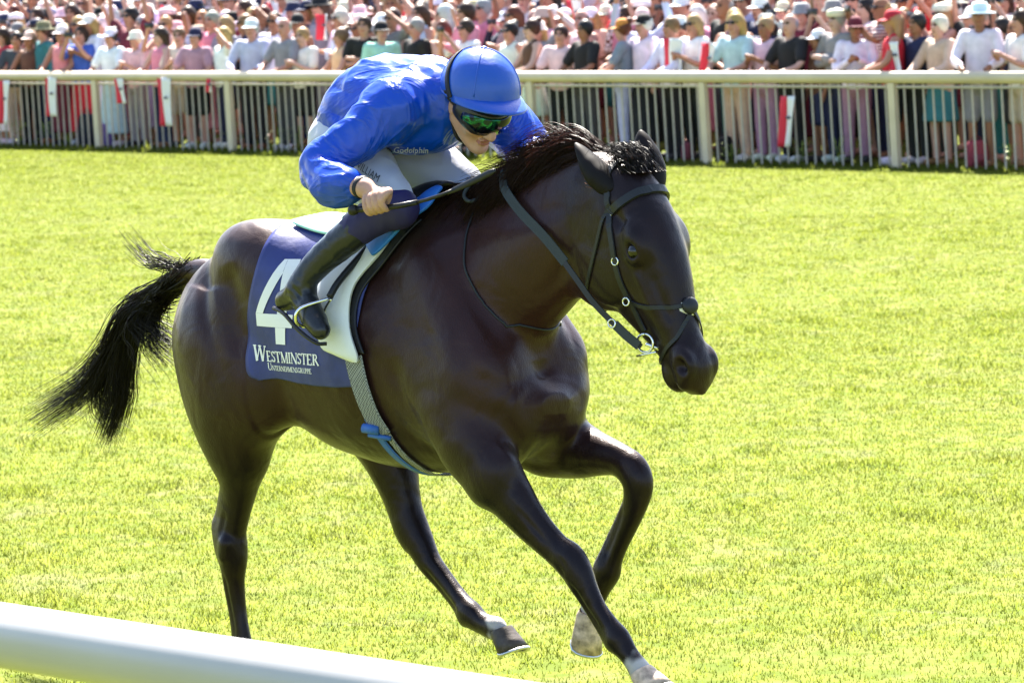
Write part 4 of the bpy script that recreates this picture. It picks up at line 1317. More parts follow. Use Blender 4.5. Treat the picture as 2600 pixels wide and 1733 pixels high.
def build_rider_skin():
    s = Sculpt((-.47, -.50, 1.18), (.47, .42, 2.05), .0036)
    # trunk and limbs under the clothes
    s.chain([(-.34, -.01, 1.775, .10), (-.24, 0, 1.85, .105), (-.08, 0, 1.88, .105), (.04, 0, 1.885, .09)], .03, ((0, 1, 0), 1.3))
    s.chain([(.03, 0, 1.885, .065), (.11, -.01, 1.885, .052), (.17, -.015, 1.89, .052)], .03)
    s.chain([(.0, -.15, 1.88, .06), (-.06, -.27, 1.80, .045), (*ELB_R, .040), (-.03, -.395, 1.68, .040), (*WR_R, .0265)], .02)
    s.chain([(.05, .15, 1.87, .06), (.13, .215, 1.78, .045), (.18, .22, 1.72, .04), (.28, .15, 1.70, .036), (.345, .09, 1.695, .027)], .02)
    s.chain([(-.30, -.08, 1.745, .085), (-.08, -.17, 1.66, .068), (.055, -.20, 1.590, .044), (-.10, -.272, 1.50, .034), (-.185, -.315, 1.425, .030), (-.232, -.344, 1.37, .026), (-.25, -.347, 1.34, .022)], .03)
    s.chain([(-.28, .08, 1.74, .085), (-.13, .13, 1.66, .068), (-.03, .145, 1.60, .044), (-.12, .25, 1.50, .045), (-.28, .335, 1.37, .034)], .03)
    s.chain([(-.285, -.348, 1.318, .016), (-.235, -.352, 1.305, .020), (-.185, -.359, 1.268, .016), (-.155, -.365, 1.242, .010)], .02)
    s.chain([(-.34, .345, 1.30, .024), (-.26, .35, 1.28, .03), (-.18, .36, 1.24, .028)], .02)
    # head
    s.ell(tuple(hd(-.012, 0, .035)), (.095, .074, .095), .02, HROT)
    s.ell(tuple(hd(.028, 0, -.03)), (.062, .062, .085), .03, HROT)
    s.cone(tuple(hd(-.01, -.05, -.055)), tuple(hd(.06, -.015, -.105)), .022, .018, .03)
    s.cone(tuple(hd(-.01, .05, -.055)), tuple(hd(.06, .015, -.105)), .022, .018, .03)
    s.ell(tuple(hd(.076, 0, -.108)), (.020, .022, .017), .02, HROT)                     # chin
    s.ell(tuple(hd(.062, -.042, -.035)), (.022, .022, .020), .03, HROT)                 # cheekbones
    s.ell(tuple(hd(.062, .042, -.035)), (.022, .022, .020), .03, HROT)
    s.chain([(*hd(.090, 0, .008), .010), (*hd(.108, 0, -.025), .0115), (*hd(.114, 0, -.040), .0125)], .012)      # nose
    s.ell(tuple(hd(.100, -.013, -.043)), (.011, .008, .008), .008, HROT)
    s.ell(tuple(hd(.100, .013, -.043)), (.011, .008, .008), .008, HROT)
    s.ell(tuple(hd(.090, 0, -.066)), (.012, .024, .0065), .006, HROT)                   # lips
    s.ell(tuple(hd(.087, 0, -.079)), (.012, .021, .007), .006, HROT)
    s.cone(tuple(hd(.101, -.020, -.0725)), tuple(hd(.101, .020, -.0725)), .003, .003, .004, sub=True)
    for sy in (-1, 1):                                                                   # ears
        s.ell(tuple(hd(-.018, sy * .076, -.012)), (.020, .008, .032), .01, HROT)
        s.ell(tuple(hd(-.012, sy * .084, -.010)), (.011, .006, .020), .006, HROT, sub=True)
        s.ell(tuple(hd(.075, sy * .030, .004)), (.014, .015, .010), .012, HROT, sub=True)  # eye hollows
        s.ell(tuple(hd(.066, sy * .030, .004)), (.0125, .0125, .0115), .004, HROT)
    # hands
    e1 = WD_; e3 = Vector((.25, -.95, .1)); e3 = (e3 - e1 * e3.dot(e1)).normalized(); e2 = e3.cross(e1)
    if e2.z < 0: e2 = -e2
    sculpt_fist(s, FIST_R, e1, e2, e3, Vector(WR_R))
    c2 = Vector((.375, .055, 1.692)); f1 = Vector((.35, -.80, .30)).normalized(); f3 = Vector((.85, .4, -.1)); f3 = (f3 - f1 * f3.dot(f1)).normalized(); f2 = f3.cross(f1)
    if f2.z < 0: f2 = -f2
    sculpt_fist(s, c2, f1, f2, f3, Vector((.345, .09, 1.695)))
    return s.mesh(1)
rv, rf = build_rider_skin()
rb_me = mesh_np("rider_body", rv, rf)
rb_me.materials.append(M_SKIN); rb_me.materials.append(mat("jockey_lips", (.30, .12, .10), .45, .4))
fc_ = rv[rf].mean(1) - np.array(hd(.095, 0, -.0725), np.float32)
lf, ll, lu = (fc_ @ np.array(a[:], np.float32) for a in (hf, hl, hu))
rb_me.polygons.foreach_set("material_index", ((np.abs(lf) < .02) & (np.abs(ll) < .022) & (np.abs(lu) < .0125 - .25 * np.abs(ll))).astype(np.int32))
link("body", rb_me, None, rider)

def cloth_noise(V, F, amp, sc, seed, aniso=(1, 1, 1)):
    N = vnormals(V, F)
    o = np.empty(len(V), np.float32)
    for i, v in enumerate(V * np.array(aniso) * sc):
        a = mnoise.noise(Vector(v) + Vector((seed, 0, 0)) + Vector((0, 0, 1)) * .8 * mnoise.noise(Vector(v) * .6))
        o[i] = 1 - 2.2 * abs(a)
    return V + N * (amp * o)[:, None]

def build_jacket():
    s = Sculpt((-.47, -.49, 1.55), (.40, .38, 2.08), .0048)
    s.chain([(-.355, -.015, 1.80, .105), (-.26, -.005, 1.872, .138), (-.16, 0, 1.893, .142), (-.05, 0, 1.890, .137), (.06, 0, 1.90, .108)], .04, ((0, 1, 0), 1.22))
    s.ell((-.04, -.02, 1.835), (.13, .13, .085), .05)
    s.ell((.0, -.165, 1.885), (.10, .075, .085), .06); s.ell((.05, .165, 1.878), (.09, .075, .08), .06)
    s.chain([(.05, -.01, 1.90, .085), (.115, -.012, 1.905, .066)], .04)
    s.chain([(.0, -.17, 1.88, .080), (-.055, -.275, 1.80, .068), (-.106, -.368, 1.714, .061), (-.045, -.392, 1.675, .060), (.025, -.402, 1.665, .054), (.062, -.404, 1.665, .044)], .03)
    s.chain([(.06, .165, 1.87, .08), (.13, .22, 1.785, .070), (.185, .225, 1.722, .066), (.27, .16, 1.705, .055), (.315, .118, 1.70, .042)], .03)
    V, F = s.mesh(1)
    gl = [([(-.02, -.26, 1.87), (-.03, -.20, 1.80), (-.05, -.13, 1.77)], .018, .018),            # armpit folds
          ([(.05, -.22, 1.90), (.01, -.22, 1.83), (-.02, -.17, 1.78)], .016, .012),
          ([(-.08, -.22, 1.92), (-.11, -.26, 1.83), (-.10, -.28, 1.76)], .018, .010),
          ([(-.16, -.42, 1.72), (-.11, -.43, 1.69), (-.07, -.42, 1.63)], .016, .012),
          ([(-.17, -.36, 1.68), (-.11, -.40, 1.655), (-.04, -.43, 1.62)], .014, .012),
          ([(-.13, -.43, 1.75), (-.08, -.455, 1.71), (-.02, -.46, 1.68)], .014, .010),
          ([(-.19, -.34, 1.75), (-.12, -.33, 1.79), (-.06, -.33, 1.84)], .016, -.008),
          ([(-.30, -.13, 1.95), (-.20, -.17, 1.93), (-.08, -.18, 1.95)], .02, .010),
          ([(-.36, -.10, 1.90), (-.25, -.17, 1.86), (-.12, -.20, 1.86)], .02, .012),
          ([(-.37, -.10, 1.83), (-.27, -.16, 1.79), (-.14, -.17, 1.79)], .018, .012),
          ([(-.30, -.05, 2.0), (-.18, -.09, 2.02), (-.05, -.10, 2.01)], .016, -.006)]
    V = grooves(V, F, gl)
    V = cloth_noise(V, F, .0105, 4.6, 3.1, (1, 1.5, 1.2))
    V = cloth_noise(V, F, .0038, 13.0, 7.7, (1, 1.8, 1.1))
    return V, F
jv, jf = build_jacket()
link("jacket", mesh_np("jacket", jv, jf), M_SILK, rider)
JBVH = BVHTree.FromPolygons([tuple(v) for v in jv.tolist()], [tuple(f) for f in jf.tolist()])

def build_sdf_part(name, lo, hi, h, chains, m, noise=None, gl=None, ells=()):
    s = Sculpt(lo, hi, h)
    for c in chains: s.chain(c, .015)
    for c, r in ells: s.ell(c, r, .02)
    V, F = s.mesh(1)
    if gl: V = grooves(V, F, gl)
    if noise: V = cloth_noise(V, F, *noise)
    return link(name, mesh_np(name, V, F), m, rider)
def _br():
    s = Sculpt((-.50, -.32, 1.48), (.24, .28, 1.95), .0058)
    s.ell((-.335, -.02, 1.775), (.115, .150, .118), .04)
    s.ell((-.355, -.085, 1.77), (.095, .085, .10), .04); s.ell((-.355, .055, 1.77), (.095, .085, .10), .04)
    s.chain([(-.30, -.09, 1.745, .105), (-.19, -.135, 1.705, .097), (-.08, -.172, 1.655, .083), (.000, -.190, 1.628, .064), (.048, -.199, 1.604, .050)], .03)
    s.chain([(-.28, .08, 1.74, .10), (-.16, .118, 1.69, .092), (-.06, .14, 1.635, .076), (-.02, .147, 1.60, .062)], .03)
    V, F = s.mesh(1)
    gl = [([(-.23, -.20, 1.80), (-.17, -.17, 1.76), (-.12, -.10, 1.72)], .016, .010), ([(.01, -.15, 1.67), (.03, -.21, 1.66), (.01, -.26, 1.62)], .012, .006),
          ([(-.20, .0, 1.74), (-.12, .05, 1.72), (-.06, .09, 1.71)], .016, .008)]
    V = grooves(V, F, gl); V = cloth_noise(V, F, .0035, 12.0, 9.2)
    return V, F
brv, brf = _br()
link("breeches", mesh_np("breeches", brv, brf), M_BREECH, rider)
BBVH = BVHTree.FromPolygons([tuple(v) for v in brv.tolist()], [tuple(f) for f in brf.tolist()])

build_sdf_part("knee_cuff", (-.13, -.35, 1.43), (.15, -.12, 1.65), .005, [[(.058, -.206, 1.586, .0625), (.022, -.220, 1.576, .0565), (-.03, -.245, 1.552, .054), (-.078, -.268, 1.518, .051)]], M_SOCK, (.002, 18., 4.))
build_sdf_part("knee_cuff", (-.16, .06, 1.43), (.06, .32, 1.68), .006, [[(-.02, .148, 1.595, .0625), (-.06, .19, 1.55, .062), (-.10, .235, 1.515, .058)]], M_SOCK, (.002, 18., 4.))
bgl = [([(-.22, -.42, 1.385), (-.20, -.40, 1.37), (-.17, -.36, 1.33)], .010, .010), ([(-.26, -.40, 1.37), (-.23, -.40, 1.355), (-.19, -.38, 1.31)], .009, .010),
       ([(-.17, -.40, 1.41), (-.15, -.37, 1.385), (-.14, -.33, 1.36)], .010, .008), ([(-.27, -.39, 1.335), (-.24, -.40, 1.33), (-.20, -.39, 1.30)], .008, .006)]
build_sdf_part("boot", (-.42, -.46, 1.13), (.06, -.20, 1.58), .0045, [
    [(-.070, -.268, 1.520, .050), (-.118, -.285, 1.484, .0490), (-.180, -.315, 1.430, .0435), (-.222, -.34, 1.380, .0385), (-.238, -.346, 1.345, .041)],
    [(-.238, -.346, 1.345, .041), (-.27, -.348, 1.322, .037), (-.318, -.35, 1.303, .030)],
    [(-.245, -.347, 1.333, .038), (-.20, -.354, 1.288, .037), (-.162, -.362, 1.250, .036), (-.128, -.369, 1.224, .028)]], M_BOOT, (.0022, 16., 2.), bgl)
build_sdf_part("boot", (-.44, .20, 1.13), (.0, .46, 1.58), .006, [
    [(-.10, .235, 1.515, .056), (-.15, .27, 1.472, .0565), (-.25, .32, 1.40, .045), (-.285, .337, 1.365, .041)],
    [(-.285, .337, 1.36, .040), (-.36, .35, 1.31, .032)], [(-.29, .34, 1.35, .038), (-.22, .355, 1.265, .036), (-.17, .36, 1.235, .028)]], M_BOOT)
# boot sole edge
MB().tube(catmull([(-.345, -.372, 1.282), (-.28, -.385, 1.268), (-.20, -.395, 1.222), (-.125, -.392, 1.188), (-.098, -.372, 1.185)], 5), .0065, 6).build("boot_sole", M_BLACK, rider)

# ---- helmet, peak, goggles
HP_ = math.radians(-13)
kf = Vector((math.cos(yaw) * math.cos(HP_), math.sin(yaw) * math.cos(HP_), math.sin(HP_)))
ku = kf.cross(hl)
KC = Vector((.228, -.020, 1.889))
def hh(f, l, u): return KC + kf * f + hl * l + ku * u
def build_helmet():
    n1, n2 = 26, 48
    V = []; F = []
    for i in range(n1 + 1):
        el = math.radians(90 - i * (90 + 10) / n1)
        for j in range(n2):
            az = 2 * math.pi * j / n2
            f = math.cos(el) * math.cos(az); l = math.cos(el) * math.sin(az); u = math.sin(el)
            rf_, rl_, ru_ = .136, .114, .128
            seam = 1 + .012 * math.exp(-((min(abs((az / (math.pi / 2) + .5) % 1), abs(1 - (az / (math.pi / 2) + .5) % 1))) / .07) ** 2) * (1 if el < 1.45 else 0)
            sag = 0
            V.append(hh((f * rf_) * seam - .006, l * rl_ * seam, u * ru_ * (1 if u > 0 else .55) * seam + .046 + (-.010 * math.cos(az) if u < .1 else 0)))
    for i in range(n1):
        for j in range(n2):
            F.append((i * n2 + j, (i + 1) * n2 + j, (i + 1) * n2 + (j + 1) % n2, i * n2 + (j + 1) % n2))
    me = mesh_np("helmet", [tuple(v) for v in V], F)
    o = link("helmet", me, M_HELMET, rider)
    so = o.modifiers.new("t", 'SOLIDIFY'); so.thickness = .010; so.offset = -1
    for a_ in (-45, 45, -135, 135):
        sm_ = []
        for k in range(17):
            el = math.radians(2 + 88 * k / 16); ar = math.radians(a_)
            sm_.append(hh(math.cos(el) * math.cos(ar) * .1368 - .006, math.cos(el) * math.sin(ar) * .1147, math.sin(el) * .1288 + .046))
        MB().tube(sm_, .0026, 6).build("seam", M_HELMET, o)
    MB().tube([hh(-.006, 0, .172), hh(-.006, 0, .1765), hh(-.006, 0, .179)], [.012, .010, .003], 10).build("button", M_HELMET, o)
    # peak
    pv = []; nr, na = 8, 26
    for i in range(nr + 1):
        r = i / nr
        for j in range(na + 1):
            a = math.radians(-80 + 160 * j / na)
            w = max(0, math.cos(a * 1.12)) ** .7
            f = .128 * math.cos(a) + r * .062 * w; l = .112 * math.sin(a) * (1 + r * .10 * w)
            pv.append(hh(f - .006, l, .036 - .012 * r * w - .016 * r * r + .006 * math.cos(a)))
    pf = [(i * (na + 1) + j, i * (na + 1) + j + 1, (i + 1) * (na + 1) + j + 1, (i + 1) * (na + 1) + j) for i in range(nr) for j in range(na)]
    p = link("peak", mesh_np("peak", [tuple(v) for v in pv], pf), M_HELMET, o)
    so = p.modifiers.new("t", 'SOLIDIFY'); so.thickness = .005; so.offset = 0
    # button on top and rim binding
    MB().tube([hh(.1295 * math.cos(a) - .006, .1095 * math.sin(a), .031 - .010 * math.cos(a)) for a in [2 * math.pi * k / 40 for k in range(41)]], .0055, 6).build("rim", M_HELMET, o)
    return o
helmet = build_helmet()
# goggle strap up over the crown
sp = []
for k in range(31):
    a = math.pi * k / 30
    sp.append((hh(-.010 - .058 * math.sin(a) - .006 + .03 * (1 - math.sin(a)), -.1185 * math.cos(a), .030 + .140 * math.sin(a) * .985)))
vs = []
for k, p in enumerate(sp):
    t = (sp[min(k + 1, 30)] - sp[max(k - 1, 0)]).normalized()
    nn = (p - hh(-.006, 0, .04)).normalized(); nn = (nn - t * nn.dot(t)).normalized(); b = t.cross(nn)
    # sit on the helmet ellipsoid
    d = p - hh(-.006, 0, .046); q = Vector((d.dot(kf) / .136, d.dot(hl) / .114, d.dot(ku) / .128)); sc = 1.012 / q.length
    p2 = hh(-.006, 0, .046) + d * (sc if d.dot(ku) > -.02 else 1)
    for o_ in (-.0095, .0095): vs += [p2 + b * o_, p2 + b * o_ + nn * .003]
fs = []
for k in range(30):
    a = k * 4
    fs += [(a + 1, a + 3, a + 7, a + 5), (a, a + 1, a + 5, a + 4), (a + 3, a + 2, a + 6, a + 7), (a + 2, a, a + 4, a + 6)]
gog = MB().add(vs, fs).build("goggle_strap", M_STRAPB, rider)

def lens_material():
    m = bpy.data.materials.new("mirrored_lens"); m.use_nodes = True
    nt = m.node_tree; b = nt.nodes["Principled BSDF"]
    tc = nt.nodes.new("ShaderNodeTexCoord")
    n = nt.nodes.new("ShaderNodeTexNoise"); n.inputs["Scale"].default_value = 16; n.inputs["Detail"].default_value = 2
    nt.links.new(tc.outputs["Object"], n.inputs["Vector"])
    r = nt.nodes.new("ShaderNodeValToRGB")  # green reflection on the lens, painted in as noise colours
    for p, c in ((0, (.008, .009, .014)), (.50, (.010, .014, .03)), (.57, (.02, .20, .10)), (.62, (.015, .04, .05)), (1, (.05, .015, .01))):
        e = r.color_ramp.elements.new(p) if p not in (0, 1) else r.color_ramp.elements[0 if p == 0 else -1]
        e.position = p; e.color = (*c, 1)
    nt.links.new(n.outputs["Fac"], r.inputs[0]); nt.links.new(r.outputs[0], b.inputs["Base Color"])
    b.inputs["Metallic"].default_value = .75; b.inputs["Roughness"].default_value = .08
    return m
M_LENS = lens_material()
def shell(name, m, a0, a1, u0, u1, bulge, th, parent, na=22, nu=8):
    V = []
    for i in range(nu + 1):
        for j in range(na + 1):
            a = math.radians(a0 + (a1 - a0) * j / na); s_ = i / nu
            edge = (2 * j / na - 1)
            lo = u0 + .010 * (1 - min(1, abs(abs(edge) - .42) / .42)) * -1 + .008 * (abs(edge) ** 3)
            hi = u1 - .010 * abs(edge) ** 3
            u = lo + (hi - lo) * s_
            k = bulge + .010 * math.sin(math.pi * s_)
            V.append(hd((.092 + k) * math.cos(a) + .004, (.070 + k) * math.sin(a), u))
    F = [(i * (na + 1) + j, i * (na + 1) + j + 1, (i + 1) * (na + 1) + j + 1, (i + 1) * (na + 1) + j) for i in range(nu) for j in range(na)]
    o = link(name, mesh_np(name, [tuple(v) for v in V], F), m, parent)
    so = o.modifiers.new("t", 'SOLIDIFY'); so.thickness = th; so.offset = 1
    return o
gf = shell("goggles", M_GOGGLE, -88, 88, -.030, .034, .004, .010, rider)
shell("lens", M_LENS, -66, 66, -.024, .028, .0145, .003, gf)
MB().tube(catmull([hd(.02, -.082, .005), hd(-.02, -.104, .020), hd(-.03, -.112, .035)], 5), .009, 6, flat=((hl[0], hl[1], hl[2]), .4)).build("side_strap", M_STRAPB, gf)
MB().tube(catmull([hd(-.025, -.072, -.030), hd(-.005, -.062, -.075), hd(.02, -.045, -.112), hd(.035, 0, -.125), hd(.02, .045, -.112), hd(-.025, .072, -.03)], 5), .006, 6, flat=((hu[0], hu[1], hu[2]), .6)).build("chin_strap", M_STRAPB, rider)

# wristband, sleeve cuff, white shirt collar
def ring(name, c, ax, r, w, m):
    ax = Vector(ax).normalized(); a = ax.orthogonal().normalized(); b = ax.cross(a); c = Vector(c)
    mb = MB(); n = 22; vs = []
    for (h, rr) in ((-w / 2, r * .97), (-w / 2 * .8, r * 1.04), (w / 2 * .8, r * 1.04), (w / 2, r * .97)):
        for k in range(n):
            q = 2 * math.pi * k / n; vs.append(c + ax * h + (a * math.cos(q) + b * math.sin(q)) * rr)
    fs = [(i * n + k, i * n + (k + 1) % n, (i + 1) * n + (k + 1) % n, (i + 1) * n + k) for i in range(3) for k in range(n)]
    return mb.add(vs, fs).build(name, m, rider)
fa = Vector(WR_R) - Vector(ELB_R)
ring("wristband", Vector(WR_R) - fa.normalized() * .012, fa, .033, .018, M_STRAPB)
M_SCRIPT = mat("white_embroidery", (.75, .77, .82), .6, .3)
M_INK = mat("dark_print", (.05, .055, .08), .6, .3)

def text_on(name, text, bvh, o, ax, up, size, off, m, view):
    """flat lettering laid on cloth: o start point, ax writing direction, up letter height direction; view = casting direction"""
    cu = bpy.data.curves.new(name, 'FONT'); cu.body = text; cu.size = size; cu.shear = .25; cu.resolution_u = 2
    tmp = bpy.data.objects.new(name + "_tmp", cu); COL.objects.link(tmp)
    dg = bpy.context.evaluated_depsgraph_get(); me0 = bpy.data.meshes.new_from_object(tmp.evaluated_get(dg))
    COL.objects.unlink(tmp); bpy.data.objects.remove(tmp)
    vs = []
    for v in me0.vertices:
        p = o + ax * v.co.x + up * v.co.y
        h = bvh.ray_cast(p - view * .5, view)
        vs.append(h[0] + (h[1] if h[1].dot(view) < 0 else -h[1]) * off if h[0] else p)
    me = bpy.data.meshes.new(name); me.from_pydata([tuple(v) for v in vs], [], [tuple(p.vertices) for p in me0.polygons]); me.update()
    return link(name, me, m, rider)
vdir = Vector((-.74, .67, -.05)).normalized()
text_on("leg_lettering", "WILLIAM", BBVH, Vector((-.125, -.22, 1.712)), Vector((.92, -.10, -.36)).normalized(), Vector((.25, .12, .95)).normalized(), .034, .003, M_INK, vdir)
text_on("chest_lettering", "Godolphin", JBVH, Vector((-.045, -.13, 1.750)), Vector((.78, .62, -.03)).normalized(), Vector((-.05, -.05, .99)).normalized(), .025, .003, M_SCRIPT, vdir)

# ---- the whip held in the right hand
whip = empty("whip", H_ORG, H_ROT)
tag(whip, "black riding whip held in the jockey's right hand", "whip")
sidev = WD_.cross(Vector((0, 1, 0))).normalized()
def wp(t, dz=0): return WH_A + (WH_B - WH_A) * t + Vector((0, 0, -1)) * (.030 * math.sin(math.pi * min(1, t * 1.0))) + Vector((0, 0, dz))
MB().tube([wp(t) for t in (0.0, .1, .2, .32, .45)], [.0095, .0095, .009, .0085, .008], 10).build("handle", M_BLACK, whip)
MB().tube([wp(t) for t in (.44, .52, .62, .72)], [.0065, .006, .0055, .005], 8).build("shaft", M_BLACK, whip)
MB().tube([wp(t) for t in (.66, .72, .80, .90, .96, 1.0)], [.006, .009, .0105, .011, .010, .005], 8, flat=((.2, -1, .1), .45)).build("flap", M_BLACK, whip)
kn = WH_A - WD_ * .008
MB().tube([kn - WD_ * .012, kn - WD_ * .009, kn, kn + WD_ * .012, kn + WD_ * .02], [.004, .012, .0165, .0155, .010], 12).build("knob", M_BLACK, whip)
# ================================================================== the spectators behind the far rail
def oc_material(name, rough, noise_amt, sss=0):
    m = bpy.data.materials.new(name); m.use_nodes = True
    nt = m.node_tree; b = nt.nodes["Principled BSDF"]; L = nt.links
    oi = nt.nodes.new("ShaderNodeObjectInfo"); tc = nt.nodes.new("ShaderNodeTexCoord")
    n = nt.nodes.new("ShaderNodeTexNoise"); n.inputs["Scale"].default_value = 14; n.inputs["Detail"].default_value = 3
    L.new(tc.outputs["Object"], n.inputs["Vector"])
    r = nt.nodes.new("ShaderNodeMapRange"); r.inputs["To Min"].default_value = 1 - noise_amt; r.inputs["To Max"].default_value = 1 + noise_amt
    L.new(n.outputs["Fac"], r.inputs["Value"])
    mx = nt.nodes.new("ShaderNodeVectorMath"); mx.operation = 'SCALE'
    L.new(oi.outputs["Color"], mx.inputs[0]); L.new(r.outputs[0], mx.inputs["Scale"])
    L.new(mx.outputs[0], b.inputs["Base Color"])
    b.inputs["Roughness"].default_value = rough; b.inputs["Specular IOR Level"].default_value = .3
    return m
M_CLOTH = oc_material("crowd_cloth", .8, .25)
def printed(name, kind):
    m = oc_material(name, .8, .2); nt = m.node_tree; b = nt.nodes["Principled BSDF"]; L = nt.links
    src = b.inputs["Base Color"].links[0].from_socket
    tc = nt.nodes.new("ShaderNodeTexCoord")
    if kind == 'stripe':
        w = nt.nodes.new("ShaderNodeTexWave"); w.bands_direction = 'Z'; w.inputs["Scale"].default_value = 9; fac = w.outputs["Fac"]
    elif kind == 'check':
        w = nt.nodes.new("ShaderNodeTexChecker"); w.inputs["Scale"].default_value = 22; fac = w.outputs["Fac"]
    else:
        w = nt.nodes.new("ShaderNodeTexVoronoi"); w.inputs["Scale"].default_value = 16; fac = w.outputs["Distance"]
    L.new(tc.outputs["Object"], w.inputs["Vector"])
    r = nt.nodes.new("ShaderNodeMapRange"); r.inputs["From Min"].default_value = .35; r.inputs["From Max"].default_value = .6; r.inputs["To Max"].default_value = .75
    L.new(fac, r.inputs["Value"])
    mx = nt.nodes.new("ShaderNodeMix"); mx.data_type = 'RGBA'; mx.inputs["B"].default_value = (.55, .52, .52, 1) if kind != 'flower' else (.05, .05, .10, 1)
    L.new(r.outputs[0], mx.inputs["Factor"]); L.new(src, mx.inputs["A"]); L.new(mx.outputs["Result"], b.inputs["Base Color"])
    return m
PRINTS = [printed("striped_cloth", 'stripe'), printed("checked_cloth", 'check'), printed("flowered_cloth", 'flower')]
M_FLESH = oc_material("crowd_skin", .55, .10)
M_HAIRC = oc_material("crowd_hair", .5, .35)
M_BROW = mat("brow_and_eye", (.06, .032, .024), .6, .3)
M_LIP = mat("lips", (.22, .06, .05), .5, .3)
M_DARKG = mat("dark_lens", (.01, .01, .012), .2, .5)
M_PHONE = mat("phone_case", (.02, .02, .025), .3, .5)

POSES = {
    'rail':  [((.26, -.14, 1.17), (.17, -.36, 1.08)), ((-.26, -.14, 1.17), (-.15, -.36, 1.08))],
    'down':  [((.235, .02, 1.14), (.24, -.06, .89)), ((-.235, .02, 1.14), (-.23, -.08, .90))],
    'cross': [((.25, -.08, 1.16), (-.09, -.22, 1.21)), ((-.25, -.08, 1.15), (.10, -.20, 1.17))],
    'wave':  [((.31, -.08, 1.56), (.27, -.16, 1.83)), ((-.235, 0, 1.14), (-.19, -.22, 1.02))],
    'phone': [((.22, -.24, 1.30), (.06, -.38, 1.55)), ((-.22, -.24, 1.30), (-.06, -.38, 1.55))],
    'clap':  [((.24, -.10, 1.15), (.035, -.33, 1.27)), ((-.24, -.10, 1.15), (-.035, -.33, 1.25))],
    'shade': [((.33, -.12, 1.50), (.09, -.14, 1.68)), ((-.24, 0, 1.15), (-.16, -.26, 1.05))],
    'cheer': [((.33, -.02, 1.60), (.29, -.06, 1.88)), ((-.33, -.02, 1.58), (-.30, -.08, 1.86))]}
PH = {}
def sc_mesh(s, name, m):
    V, F = s.mesh(1); me = mesh_np(name, V, F); me.materials.append(m); return me
def arm_pts(p, sx, r0, r1, r2):
    e, h = p; sh = (sx * .175, 0, 1.415)
    return [(*sh, r0), (*e, r1), (*h, r2)]
for pn, (ra, la) in POSES.items():
    s = Sculpt((-.42, -.46, 0), (.42, .20, 2.0), .0135)
    for sx in (-1, 1):
        s.chain([(sx * .09, 0, .95, .085), (sx * .10, -.01, .50, .055), (sx * .10, .02, .10, .040)], .02)
        s.chain([(sx * .10, .03, .05, .04), (sx * .115, -.12, .035, .035)], .02)
    s.chain([(0, 0, .95, .12), (0, 0, 1.15, .11), (0, 0, 1.36, .105)], .03, ((1, 0, 0), 1.25))
    s.chain([(-.14, 0, 1.41, .06), (.14, 0, 1.41, .06)], .03)
    s.chain([(0, 0, 1.40, .055), (0, -.015, 1.53, .052)], .02)
    s.ell((0, -.01, 1.640), (.082, .102, .116), .02)
    s.ell((0, -.045, 1.568), (.061, .064, .068), .02)
    s.cone((0, -.108, 1.635), (0, -.128, 1.606), .012, .017, .012)
    s.ell((.030, -.108, 1.645), (.021, .022, .014), .01, sub=True); s.ell((-.030, -.108, 1.645), (.021, .022, .014), .01, sub=True)
    s.ell((0, -.112, 1.566), (.028, .016, .009), .008, sub=True)
    for sx, p in ((1, ra), (-1, la)):
        s.chain(arm_pts(p, sx, .055, .040, .028), .02)
        h = Vector(p[1]); d = (h - Vector(p[0])).normalized()
        s.cone(tuple(h), tuple(h + d * .08), .034, .026, .015, )
        s.cone(tuple(h + d * .02), tuple(h + d * .06 + Vector((-sx * .03, -.015, .01))), .014, .012, .01)
    me_ = sc_mesh(s, "crowd_body", M_FLESH); me_.materials.append(M_BROW); me_.materials.append(M_LIP)
    for p_ in me_.polygons:
        c = p_.center
        if c.y < -.06 and abs(abs(c.x) - .031) < .019 and 1.636 < c.z < 1.668: p_.material_index = 1
        elif c.y < -.07 and abs(c.x) < .030 and 1.556 < c.z < 1.574: p_.material_index = 2
    PH['body', pn] = me_
    for kind, r_end, cut in (('tee', .062, .62), ('shirt', .045, 1.7), ('vest', .0, 0)):
        s = Sculpt((-.42, -.46, .78), (.42, .20, 1.85), .017)
        s.chain([(0, 0, .93, .140), (0, 0, 1.10, .132), (0, 0, 1.32, .135), (0, 0, 1.40, .10)], .03, ((1, 0, 0), 1.28))
        if kind != 'vest':
            s.chain([(-.15, 0, 1.405, .078), (.15, 0, 1.405, .078)], .03)
            for sx, p in ((1, ra), (-1, la)):
                sh = np.array((sx * .175, 0, 1.415)); e = np.array(p[0]); h = np.array(p[1])
                if kind == 'tee': s.chain([(*sh, .078), (*(sh + (e - sh) * .75), .068)], .02)
                else: s.chain([(*sh, .078), (*e, .058), (*(e + (h - e) * .82), .045)], .02)
        else:
            s.chain([(-.085, 0, 1.38, .085), (-.075, -.0, 1.46, .05)], .02); s.chain([(.085, 0, 1.38, .085), (.075, 0, 1.46, .05)], .02)
        s.ell((0, -.06, 1.50), (.065, .09, .06), .02, sub=True)
        PH[kind, pn] = sc_mesh(s, "top", M_CLOTH)
